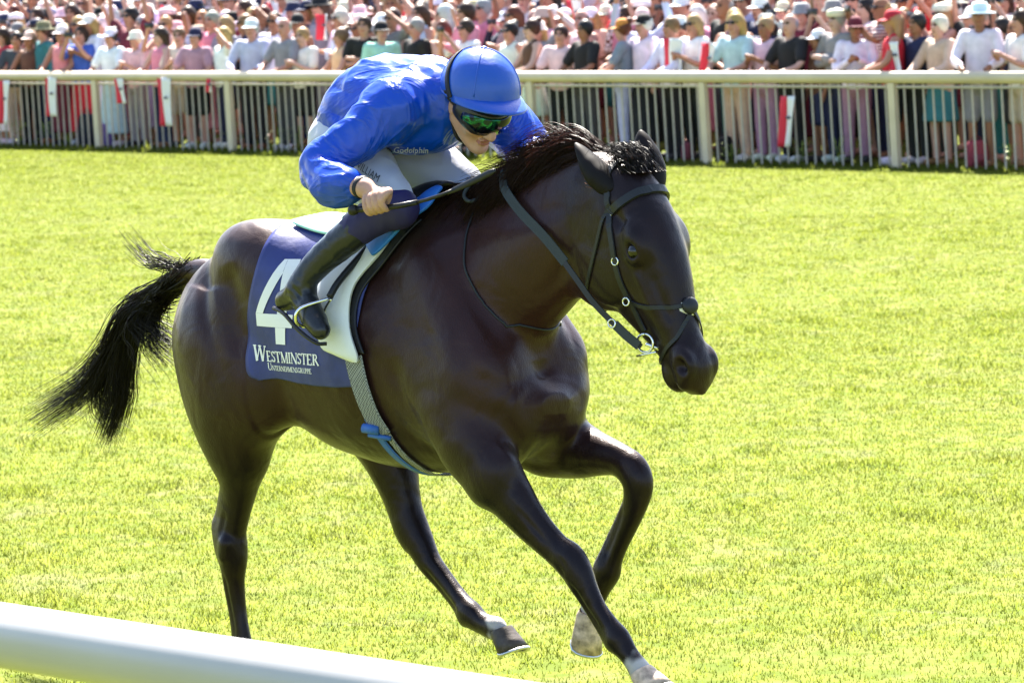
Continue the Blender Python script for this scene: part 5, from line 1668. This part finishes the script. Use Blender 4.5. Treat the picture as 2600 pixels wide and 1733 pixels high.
for kind in ('trousers', 'shorts', 'skirt', 'dress'):
    s = Sculpt((-.32, -.32, .02), (.32, .32, 1.06), .018)
    if kind in ('trousers', 'shorts'):
        s.chain([(0, 0, 1.0, .125), (0, 0, .90, .135)], .03, ((1, 0, 0), 1.25))
        for sx in (-1, 1):
            if kind == 'trousers': s.chain([(sx * .085, 0, .90, .105), (sx * .10, -.005, .50, .078), (sx * .10, .02, .10, .065)], .03)
            else: s.chain([(sx * .085, 0, .90, .105), (sx * .10, -.005, .55, .092)], .03)
    else:
        z1 = .55 if kind == 'skirt' else .22
        s.chain([(0, 0, 1.0, .125), (0, 0, .88, .145), (0, 0, z1, .20)], .03, ((1, 0, 0), 1.15))
        s.ell((0, 0, z1 - .19), (.4, .4, .18), .02, sub=True)
    PH[kind] = sc_mesh(s, kind, M_CLOTH)
for kind in ('short hair', 'long hair', 'bun', 'bald'):
    s = Sculpt((-.16, -.16, 1.30), (.16, .22, 1.86), .0105)
    if kind == 'bald':
        s.ell((0, .012, 1.64), (.084, .098, .085), .02); s.ell((0, -.02, 1.735), (.075, .095, .075), .01, sub=True)
    else:
        s.ell((0, .006, 1.655), (.096, .112, .118), .02)
    if kind == 'long hair':
        s.chain([(.055, .05, 1.64, .055), (.075, .05, 1.50, .045), (.085, .02, 1.38, .022)], .03)
        s.chain([(-.055, .05, 1.64, .055), (-.075, .05, 1.50, .045), (-.085, .02, 1.38, .022)], .03)
        s.chain([(0, .07, 1.64, .06), (0, .085, 1.45, .05)], .04)
    if kind == 'bun': s.ell((0, .085, 1.745), (.05, .05, .045), .02)
    s.ell((0, -.120, 1.580), (.064, .088, .088), .02, sub=True)
    s.ell((0, -.10, 1.52), (.13, .10, .06), .02, sub=True)
    PH[kind] = sc_mesh(s, "hair", M_HAIRC)
def lathe(prof, n=20, sx=1.0, sy=1.0, cy=.0):
    mb = MB(); vs = []
    for r, z in prof:
        for k in range(n):
            a = 2 * math.pi * k / n; vs.append((r * sx * math.cos(a), cy + r * sy * math.sin(a), z))
    fs = [(i * n + k, i * n + (k + 1) % n, (i + 1) * n + (k + 1) % n, (i + 1) * n + k) for i in range(len(prof) - 1) for k in range(n)]
    return mb.add(vs, fs + [tuple((len(prof) - 1) * n + k for k in range(n))])
def keep(mb, name, m):
    me = bpy.data.meshes.new(name); me.from_pydata(mb.v, [], mb.f); me.polygons.foreach_set("use_smooth", [True] * len(me.polygons)); me.update(); me.materials.append(m); return me
dome = [(.100, 1.660), (.100, 1.69), (.090, 1.735), (.06, 1.768), (.02, 1.778)]
cap = lathe(dome, 20, .92, 1.08)
vis = []
for i in range(6):
    for j in range(13):
        a = math.radians(200 + 140 * j / 12); r = .104 + .075 * i / 5 * math.sin(math.radians(180 * j / 12)) ** .5
        vis.append((r * .9 * math.cos(a), r * 1.06 * math.sin(a), 1.672 - .022 * i / 5))
cap.add(vis, [(i * 13 + j, i * 13 + j + 1, (i + 1) * 13 + j + 1, (i + 1) * 13 + j) for i in range(5) for j in range(12)])
PH['cap'] = keep(cap, "cap", M_CLOTH)
PH['brimmed hat'] = keep(lathe([(.19, 1.655), (.185, 1.668), (.108, 1.678), (.10, 1.74), (.085, 1.775), (.03, 1.785)], 22, .95, 1.05), "brimmed_hat", M_CLOTH)
PH['bucket hat'] = keep(lathe([(.142, 1.64), (.106, 1.69), (.098, 1.745), (.06, 1.77), (.02, 1.772)], 20, .95, 1.06), "bucket_hat", M_CLOTH)
fc = lathe([(.105, 1.672), (.115, 1.70), (.10, 1.745), (.05, 1.76)], 20, .95, 1.15, -.012)
PH['flat cap'] = keep(fc, "flat_cap", M_CLOTH)
gl_ = MB()
for sx in (-1, 1): gl_.box((sx * .034, -.108, 1.645), (.052, .012, .036))
gl_.box((0, -.112, 1.652), (.03, .008, .008)); gl_.box((.078, -.05, 1.65), (.006, .11, .010)); gl_.box((-.078, -.05, 1.65), (.006, .11, .010))
PH['glasses'] = keep(gl_, "sunglasses", M_DARKG)
ph_ = MB(); ph_.box((0, -.43, 1.64), (.145, .012, .075)); ph_.box((.05, -.438, 1.655), (.02, .004, .02)); PH['phone'] = keep(ph_, "phone", M_PHONE)
sh_ = Sculpt((-.2, -.24, -.02), (.2, .14, .14), .012)
for sx in (-1, 1): sh_.chain([(sx * .10, .035, .05, .048), (sx * .115, -.13, .038, .042)], .02)
PH['shoes'] = sc_mesh(sh_, "shoes", M_CLOTH)

COLS = {'white': (.72, .71, .72), 'cream': (.66, .58, .47), 'pale pink': (.66, .44, .46), 'pink': (.60, .20, .28), 'red': (.45, .02, .035), 'pale blue': (.42, .50, .64),
        'blue': (.05, .11, .40), 'navy': (.018, .022, .06), 'black': (.012, .012, .014), 'grey': (.22, .22, .25), 'charcoal': (.05, .05, .058), 'teal': (.03, .16, .17),
        'mint': (.30, .60, .50), 'peach': (.66, .38, .28), 'mauve': (.34, .19, .26), 'beige': (.48, .38, .27), 'brown': (.10, .05, .03), 'maroon': (.13, .015, .03),
        'orange': (.60, .22, .04), 'yellow': (.65, .50, .10), 'lilac': (.45, .36, .55), 'olive': (.20, .19, .10), 'green': (.05, .20, .08)}
HAIRS = {'blonde': (.34, .22, .09), 'brown': (.035, .016, .009), 'dark': (.009, .007, .0065), 'grey': (.24, .235, .23), 'white': (.52, .50, .47), 'auburn': (.09, .022, .010), 'fair': (.17, .10, .045)}
SKINS = [(.42, .22, .16), (.47, .27, .21), (.36, .18, .12), (.48, .30, .24), (.26, .12, .07), (.44, .23, .18)]
POSE_TXT = {'rail': 'leaning forward', 'down': 'upright', 'cross': 'arms folded', 'wave': 'arm raised', 'phone': 'holding phone', 'clap': 'clapping', 'shade': 'shading eyes', 'cheer': 'both arms up'}
ROWS = [r + ' row' for r in ('front', 'second', 'third', 'fourth', 'fifth', 'sixth', 'seventh', 'eighth', 'ninth', 'last')]
PPX = [(pix(at_fence(a, 0))[0], a) for a in POSTS]
def place_txt(x):
    if x < 250: return 'at the far left'
    if x < 575: return 'between first posts'
    if x < 780: return 'left of the jockey'
    if x < 1100: return "above the jockey's back"
    if x < 1340: return 'behind the blue helmet'
    if x < 1795: return "above the horse's mane"
    if x < 2040: return 'by the fifth post'
    if x < 2290: return 'near the last post'
    return 'at the far right'

USED = set(); PLACED = []
RC = random.Random(4)
GRP = "spectators behind the far rail"
def part(name, key, col, par):
    o = bpy.data.objects.new(name, PH[key]); COL.objects.link(o); o.parent = par; o.color = (*col, 1); return o
def person(a, q, row, height=None, face=None, pose=None, hair=None, hc=None, hat=None, hatc=None, top=None, tc=None, bot=None, bc=None, glasses=None, skin=None, drop=0.0):
    R_ = RC
    for _ in range(60):
        P = dict(pose=pose or R_.choice(['down', 'rail', 'clap', 'cross', 'wave', 'phone', 'shade', 'cheer', 'down', 'clap', 'phone']),
                 hair=hair or R_.choice(['short hair', 'short hair', 'short hair', 'long hair', 'long hair', 'long hair', 'bun', 'bald']),
                 hc=hc or R_.choice(['blonde', 'brown', 'brown', 'dark', 'dark', 'grey', 'white', 'auburn', 'fair', 'blonde']),
                 hat=hat if hat is not None else R_.choice(['', '', '', '', '', 'cap', 'cap', 'brimmed hat', 'bucket hat', 'flat cap']),
                 hatc=hatc or R_.choice(['white', 'white', 'cream', 'beige', 'pale pink', 'navy', 'black', 'grey', 'white']),
                 top=top or R_.choice(['tee', 'tee', 'shirt', 'vest', 'tee']),
                 tc=tc or R_.choice(['white', 'white', 'white', 'cream', 'pale pink', 'pale pink', 'pink', 'red', 'pale blue', 'navy', 'navy', 'black', 'black', 'charcoal', 'grey', 'peach', 'peach', 'peach', 'lilac', 'brown', 'maroon', 'maroon']),
                 bot=bot or R_.choice(['trousers', 'trousers', 'shorts', 'skirt', 'dress']),
                 bc=bc or R_.choice(['navy', 'navy', 'black', 'black', 'black', 'charcoal', 'charcoal', 'beige', 'maroon', 'brown', 'teal']))
        x = pix(at_fence(a, q, bank(q) + 1.6))[0]
        topn = {'tee': 'T-shirt', 'shirt': 'long-sleeved shirt', 'vest': 'sleeveless top'}[P['top']]
        hd_ = f"{P['hatc']} {P['hat']}" if P['hat'] else ('balding ' + P['hc'] + ' hair' if P['hair'] == 'bald' else f"{P['hc']} {P['hair']}")
        if P['hair'] == 'bun' and not P['hat']: hd_ = f"{P['hc']} hair bun"
        label = f"{hd_}, {P['tc']} {topn}, {POSE_TXT[P['pose']]}, {ROWS[row]} {place_txt(x)}"
        if label not in USED: break
        pose_fixed = pose; pose = pose if R_.random() < .6 else None
    USED.add(label)
    h = height or RC.uniform(1.58, 1.88)
    f = face if face is not None else RC.gauss(.12, .35)
    base = at_fence(a, q, bank(q) - drop)
    rz = math.atan2(-FNOR.y, -FNOR.x) + math.pi / 2 + f
    e = empty("person", base, rz); k = h / 1.75
    e.scale = (k * RC.uniform(.95, 1.08), k * RC.uniform(.95, 1.05), k)
    tag(e, label, "spectator", GRP)
    sk = skin or RC.choice(SKINS)
    part("body", ('body', P['pose']), sk, e)
    j = lambda c: tuple(min(.8, v * RC.uniform(.88, 1.12)) for v in c)
    tp_ = part("top", (P['top'], P['pose']), j(COLS[P['tc']]), e)
    if row > 0 and RC.random() < .28:
        tp_.material_slots[0].link = 'OBJECT'; tp_.material_slots[0].material = RC.choice(PRINTS)
    lower = bc and COLS[P['bc']] or COLS[P['bc']]
    if P['bot'] == 'dress' and not bc: lower = COLS[P['tc']]
    if row < 3: part(P['bot'], P['bot'], j(lower), e)
    else: part(P['bot'], P['bot'], j(lower), e)
    part("hair", P['hair'], j(HAIRS[P['hc']]), e)
    if P['hat']: part(P['hat'].replace(' ', '_'), P['hat'], j(COLS[P['hatc']]), e)
    if glasses or (glasses is None and RC.random() < .5): part("sunglasses", 'glasses', (0, 0, 0), e)
    if row == 0: part("shoes", 'shoes', j(RC.choice([(.6, .6, .6), (.03, .03, .03), (.2, .1, .05)])), e)
    if P['pose'] == 'phone':
        # the phone is held, so it is a thing of its own
        p = bpy.data.objects.new("phone", PH['phone']); COL.objects.link(p)
        p.location = base; p.rotation_euler = (0, 0, rz); p.scale = e.scale
        tag(p, "phone before " + f"{hd_}, {P['tc']} {topn}, {ROWS[row]} {place_txt(x)}", "phone", "phones held up in the crowd")
    PLACED.append((a, q, x))
    return e

def along_at(px, q, z=1.55):
    """station along the rail whose point at distance q and height z shows at image x = px"""
    lo, hi = -20.0, 26.0
    for _ in range(40):
        m = (lo + hi) / 2
        if pix(at_fence(m, q, z))[0] > px: lo = m
        else: hi = m
    return (lo + hi) / 2

FRONT = [   # image x, height, pose, hair, hair colour, hat, hat colour, top, colour, lower, colour, glasses
    (8, 1.66, 'rail', 'long hair', 'brown', '', None, 'tee', 'red', 'dress', 'white', False),
    (42, 1.60, 'rail', 'short hair', 'dark', '', None, 'tee', 'charcoal', 'trousers', 'beige', False),
    (76, 1.60, 'rail', 'short hair', 'fair', 'cap', 'cream', 'vest', 'brown', 'trousers', 'black', True),
    (112, 1.72, 'down', 'short hair', 'brown', 'brimmed hat', 'olive', 'shirt', 'teal', 'trousers', 'navy', True),
    (158, 1.68, 'rail', 'bun', 'blonde', 'cap', 'white', 'vest', 'pink', 'dress', 'maroon', True),
    (206, 1.66, 'phone', 'long hair', 'brown', '', None, 'tee', 'blue', 'dress', 'red', False),
    (282, 1.63, 'rail', 'bun', 'dark', 'cap', 'white', 'tee', 'white', 'dress', 'pale blue', True),
    (345, 1.58, 'clap', 'short hair', 'white', 'bucket hat', 'white', 'tee', 'pale pink', 'trousers', 'grey', False),
    (408, 1.64, 'rail', 'long hair', 'brown', '', None, 'vest', 'pink', 'trousers', 'navy', False),
    (455, 1.62, 'clap', 'short hair', 'fair', '', None, 'tee', 'cream', 'shorts', 'beige', False),
    (496, 1.62, 'rail', 'short hair', 'dark', 'cap', 'navy', 'tee', 'mauve', 'shorts', 'black', False),
    (568, 1.62, 'shade', 'long hair', 'blonde', '', None, 'tee', 'white', 'trousers', 'navy', False),
    (640, 1.73, 'rail', 'short hair', 'grey', 'cap', 'white', 'shirt', 'pale blue', 'trousers', 'black', False),
    (724, 1.74, 'rail', 'bald', 'grey', '', None, 'tee', 'grey', 'trousers', 'charcoal', False),
    (768, 1.60, 'clap', 'short hair', 'blonde', '', None, 'tee', 'white', 'shorts', 'black', False),
    (866, 1.60, 'rail', 'bun', 'fair', '', None, 'vest', 'peach', 'trousers', 'teal', False),
    (926, 1.74, 'cross', 'short hair', 'brown', '', None, 'tee', 'black', 'trousers', 'navy', False),
    (968, 1.66, 'down', 'short hair', 'dark', 'cap', 'black', 'tee', 'mint', 'shorts', 'black', False),
    (1058, 1.70, 'down', 'short hair', 'grey', '', None, 'tee', 'black', 'trousers', 'black', False),
    (1184, 1.68, 'phone', 'long hair', 'brown', '', None, 'tee', 'white', 'trousers', 'black', True),
    (1296, 1.64, 'down', 'bun', 'dark', '', None, 'vest', 'white', 'shorts', 'pale blue', True),
    (1352, 1.68, 'rail', 'bun', 'brown', '', None, 'vest', 'brown', 'skirt', 'white', True),
    (1424, 1.60, 'rail', 'short hair', 'brown', '', None, 'tee', 'pale pink', 'trousers', 'black', False),
    (1486, 1.66, 'rail', 'short hair', 'dark', '', None, 'tee', 'black', 'trousers', 'charcoal', False),
    (1582, 1.66, 'rail', 'bun', 'auburn', 'cap', 'orange', 'tee', 'grey', 'trousers', 'pale blue', True),
    (1636, 1.70, 'down', 'short hair', 'white', 'cap', 'black', 'tee', 'white', 'dress', 'black', False),
    (1705, 1.68, 'rail', 'short hair', 'fair', '', None, 'shirt', 'white', 'trousers', 'black', False),
    (1762, 1.70, 'clap', 'long hair', 'blonde', '', None, 'tee', 'white', 'trousers', 'black', True),
    (1868, 1.72, 'rail', 'long hair', 'blonde', '', None, 'tee', 'pale blue', 'trousers', 'beige', True),
    (1945, 1.66, 'clap', 'bun', 'blonde', '', None, 'tee', 'pale pink', 'trousers', 'mauve', False),
    (2008, 1.70, 'rail', 'bald', 'grey', '', None, 'tee', 'black', 'trousers', 'black', False),
    (2078, 1.50, 'down', 'short hair', 'brown', 'cap', 'white', 'vest', 'brown', 'shorts', 'navy', False),
    (2126, 1.74, 'cross', 'short hair', 'grey', 'flat cap', 'cream', 'shirt', 'grey', 'trousers', 'navy', False),
    (2172, 1.64, 'clap', 'short hair', 'brown', 'cap', 'maroon', 'shirt', 'white', 'trousers', 'mauve', True),
    (2268, 1.72, 'rail', 'long hair', 'blonde', 'cap', 'red', 'vest', 'red', 'shorts', 'black', False),
    (2330, 1.68, 'down', 'short hair', 'dark', '', None, 'tee', 'navy', 'trousers', 'black', False),
    (2386, 1.66, 'rail', 'short hair', 'white', '', None, 'shirt', 'beige', 'skirt', 'teal', False),
    (2488, 1.78, 'rail', 'short hair', 'grey', 'brimmed hat', 'white', 'shirt', 'white', 'shorts', 'grey', False),
    (2592, 1.70, 'clap', 'long hair', 'brown', '', None, 'tee', 'white', 'shorts', 'beige', False)]
for (px, h, po, ha, hcol, hat, hatc, tp, tc_, bo, bcol, g) in FRONT:
    q = .42 if po in ('rail',) else .52
    person(along_at(px, q), q, 0, h, None, po, ha, hcol, hat, hatc, tp, tc_, bo, bcol, g)
count = len(FRONT)
row = 1; q = 1.0
while row < 9 and count < 296:
    a0, a1 = along_at(2660, q), along_at(-60, q)
    step = (.46, .48, .52, .58, .64, .70, .74, .78)[row - 1]
    a = a0 + RC.random() * step
    while a < a1 and count < 296:
        hs = RC.uniform(1.56, 1.88) + .01 * row
        person(a + RC.gauss(0, .09), q + RC.gauss(0, .12), row, hs)
        count += 1
        a += step * RC.uniform(.82, 1.2)
    row += 1; q += .62
print("SPECTATORS", count, "rows", row)

# the rest of the crowd further up the bank, one mass
def crowd_mass():
    V = []; F = []; MI = []; mats_ = [mat("mass_" + n, COLS[n], .8) for n in ('white', 'pale pink', 'peach', 'pale blue', 'navy', 'red', 'cream')] + [mat("mass_skin", SKINS[0], .6), mat("mass_hair", HAIRS['brown'], .6), mat("mass_fair", HAIRS['fair'], .6)]
    lib = {}
    for key in (('tee', 'down'), ('body', 'down'), ('short hair',), ('cap',)):
        me = PH[key if len(key) > 1 else key[0]]
        # lighter copies of the same figures for the mass
        tmp = bpy.data.objects.new("tmp", me.copy()); COL.objects.link(tmp)
        dm = tmp.modifiers.new("d", 'DECIMATE'); dm.ratio = .07
        m2 = bpy.data.meshes.new_from_object(tmp.evaluated_get(bpy.context.evaluated_depsgraph_get()))
        COL.objects.unlink(tmp); bpy.data.objects.remove(tmp)
        lib[key] = ([v.co.copy() for v in m2.vertices], [tuple(p.vertices) for p in m2.polygons])
    spans = []
    for r in range(5):
        qq = q + .75 * r
        spans.append((qq, along_at(3150, qq), along_at(-560, qq)))
    for r in range(9):                       # and on either side, beyond the ones told apart
        qq = .5 + .62 * r
        spans += [(qq, along_at(3150, qq), along_at(2690, qq)), (qq, along_at(-90, qq), along_at(-560, qq))]
    for qq, a0, a1 in spans:
        a = a0
        while a < a1:
            b = at_fence(a, qq + RC.gauss(0, .1), bank(qq)); k = RC.uniform(.93, 1.08); rz = math.atan2(-FNOR.y, -FNOR.x) + math.pi / 2 + RC.gauss(0, .4)
            M_ = Matrix.Translation(b) @ Matrix.Rotation(rz, 4, 'Z') @ Matrix.Scale(k, 4)
            for key, mi in ((('tee', 'down'), RC.randrange(7)), (('body', 'down'), 7), ((('short hair',) if RC.random() < .6 else ('cap',)), RC.choice((8, 9, 0, 6)))):
                vs, fs = lib[key]; o = len(V)
                V += [tuple(M_ @ v) for v in vs]; F += [tuple(i + o for i in f) for f in fs]; MI += [mi] * len(fs)
            a += RC.uniform(.75, 1.05)
    me = bpy.data.meshes.new("crowd"); me.from_pydata(V, [], F)
    for m in mats_: me.materials.append(m)
    me.polygons.foreach_set("material_index", MI); me.polygons.foreach_set("use_smooth", [True] * len(F)); me.update()
    o = link("crowd", me); tag(o, "rest of the crowd packed further up behind the rail", kind='stuff')
crowd_mass()

# ---- red and white flags hung on the rail or held up
M_FRED = mat("flag_red", (.62, .03, .06), .7, .3); M_FWHITE = mat("flag_white", (.76, .74, .75), .7, .3); M_FMARK = mat("flag_mark", (.10, .10, .13), .7, .3)
def flag(px, q, ztop, w, h, split, twist, label, group, lean=0.0):
    a = along_at(px, q, ztop)
    e = empty("flag", at_fence(a, q, 0), 0); tag(e, label, "flag", group)
    def pane(u0, u1, name, m):
        n1, n2 = 5, 10; V = []
        for i in range(n2 + 1):
            for j in range(n1 + 1):
                u = u0 + (u1 - u0) * j / n1; t = i / n2
                x = -(u - .5) * w * (1 - .25 * t * twist) - lean * t * h
                V.append(tuple(FDIR * x + FNOR * (.02 * math.sin(u * 9 + t * 3 + twist)) + Vector((0, 0, ztop - t * h))))
        F = [(i * (n1 + 1) + j, i * (n1 + 1) + j + 1, (i + 1) * (n1 + 1) + j + 1, (i + 1) * (n1 + 1) + j) for i in range(n2) for j in range(n1)]
        o = link(name, mesh_np(name, V, F), m, e); so = o.modifiers.new("t", 'SOLIDIFY'); so.thickness = .004
        return o
    pane(0, split, "red_stripe", M_FRED); pane(split, 1, "white_stripe", M_FWHITE)
    MB().box(FNOR * -.03 + FDIR * (-(split + .5 - split / 2 - .5) * w * .9 - lean * .45 * h) + Vector((0, 0, ztop - h * .42)), (.07, .004, .035), frot).build("mark", M_FMARK, e)
FG = "red and white flags along the rail"
flag(8, -.07, .95, .32, .62, .55, .6, "red and white flag hanging at the far left end of the rail", FG, -.1)
flag(128, -.07, 1.0, .28, .55, .35, .3, "red and white flag hanging left of the first post", FG)
flag(300, -.07, .98, .24, .34, .45, .8, "small red and white flag just right of the first post", FG, .2)
flag(415, -.07, 1.0, .30, .66, .40, .2, "long red and white flag hanging midway between first two posts", FG, .05)
flag(530, -.07, .98, .14, .18, .70, .8, "small mostly red flag near the second post", FG)
flag(2000, -.07, .80, .26, .58, .50, 1.4, "red and white flag hanging slantwise low on the rail, right part", FG, -.12)
flag(1708, .25, 1.46, .32, .46, .35, .1, "red and white flag held up over the rail behind the mane", FG)
flag(1800, .25, 1.40, .26, .42, .55, 1.2, "pinkish red and white flag held by the blonde spectator", FG, -.2)
flag(2262, .20, 1.40, .22, .34, .45, .8, "red and white flag in front of the red capped spectator", FG, .2)
flag(815, .9, 1.80, .26, .34, .75, .4, "mostly red flag raised left of the jockey's back", FG)
flag(1455, 1.6, 1.92, .30, .36, .45, .6, "red and white flag lifted above the dark haired spectators over the mane", FG, .2)
flag(1040, 2.2, 1.98, .26, .34, .55, .9, "red and white flag lifted above the jockey's back", FG, -.2)
flag(2130, 2.0, 1.98, .30, .36, .40, .7, "red and white flag lifted high left of the last post", FG, .15)
flag(420, 1.8, 1.95, .28, .34, .50, .8, "red and white flag lifted high between the first two posts", FG, -.2)
flag(1940, 2.9, 2.06, .30, .34, .60, .5, "pink looking red and white flag high above the fifth post", FG, .1)
flag(690, 2.6, 1.95, .30, .34, .5, .9, "red and white flag waved high at the top left", FG, .3)

# ---- bags on the ground, weeds at the foot of the rail
def bag(px, q, w, h, col, label):
    a = along_at(px, q, .2)
    e = empty("bag", at_fence(a, q, bank(q)), RC.uniform(0, 3)); tag(e, label, "bag", "bags standing on the ground behind the rail")
    mb = MB(); vs = []; n = 16
    for z, f in ((0, .80), (.04, .98), (h * .45, 1.0), (h * .8, .93), (h * .95, .78), (h, .5)):
        for k in range(n):
            t_ = 2 * math.pi * k / n; ca, sa = math.cos(t_), math.sin(t_)
            m_ = (abs(ca) ** 4 + abs(sa) ** 4) ** -.25
            vs.append((ca * m_ * w * .5 * f + RC.gauss(0, .004), sa * m_ * w * .27 * f + RC.gauss(0, .004), z))
    mb.add(vs, [(a * n + k, a * n + (k + 1) % n, (a + 1) * n + (k + 1) % n, (a + 1) * n + k) for a in range(5) for k in range(n)] + [tuple(5 * n + k for k in range(n))])
    mb.build("body", mat("bag_cloth", col, .75, .3, bump=(20, .5, .012)), e)
    MB().box((0, -w * .28, h * .32), (w * .62, .03, h * .36)).build("pocket", mat("bag_pocket", tuple(c * .8 for c in col), .75), e)
    MB().tube([(-.06, 0, h * .9), (-.05, 0, h * 1.08), (0, 0, h * 1.16), (.05, 0, h * 1.08), (.06, 0, h * .9)], .010, 6).build("handle", mat("bag_strap", tuple(c * .5 for c in col), .7), e)
bag(268, .28, .26, .34, (.10, .07, .24), "purple bag on the ground just right of the first post")
bag(222, .34, .30, .46, (.012, .014, .025), "black backpack on the ground left of the first post")
bag(1840, .30, .34, .30, (.012, .012, .014), "black bag on the ground right of the fifth post")
bag(1745, .30, .24, .22, (.16, .035, .05), "dark red bag on the ground left of the fifth post")
bag(2480, .32, .26, .30, (.25, .04, .06), "red bag on the ground near the white hatted spectator")
M_WEED = mat("weed_leaf", (.16, .22, .03), .6, .3, noise=(20, .3))
def weed(px, q, h, label):
    a = along_at(px, q, .1); mb = MB()
    for k in range(26):
        th = RC.uniform(0, 6.28); t = RC.random(); r = .03 + .09 * RC.random(); z = h * (.15 + .85 * t)
        c = Vector((math.cos(th) * r, math.sin(th) * r, z)); d = Vector((math.cos(th), math.sin(th), RC.uniform(-.3, .8))).normalized(); sd = d.cross(Vector((0, 0, 1))).normalized()
        L_, w = RC.uniform(.05, .09), RC.uniform(.014, .026)
        mb.add([c, c + d * L_ * .5 + sd * w, c + d * L_ - Vector((0, 0, .01)), c + d * L_ * .5 - sd * w], [(0, 1, 2), (0, 2, 3)])
    e = empty("weed", at_fence(a, q, bank(q))); tag(e, label, "weed", "weeds at the foot of the far rail")
    mb.build("leaves", M_WEED, e)
    st = MB()
    for k in range(5):
        th = k * 1.25; st.tube([(0, 0, 0), (.03 * math.cos(th), .03 * math.sin(th), h * .5), (.06 * math.cos(th), .06 * math.sin(th), h * .95)], .004, 4)
    st.build("stem", M_WEED, e)
for px, h, t in ((50, .40, "leafy green weed at the far left foot of the rail"), (118, .36, "leafy green weed left of the first post"), (175, .22, "low green weed just left of the first post"),
                 (590, .42, "tall green weed right of the second post"), (705, .34, "pale green weed midway right of the second post"), (758, .36, "green weed close left of the jockey"),
                 (1368, .50, "tall yellowish weed behind the jockey's sleeve"), (1855, .24, "low yellow green weed right of the fifth post"), (2035, .30, "green weed below the slanting flag"),
                 (2130, .34, "leafy weed left of the last post"), (2560, .30, "green weed at the far right foot of the rail")):
    weed(px, .14, h, t)
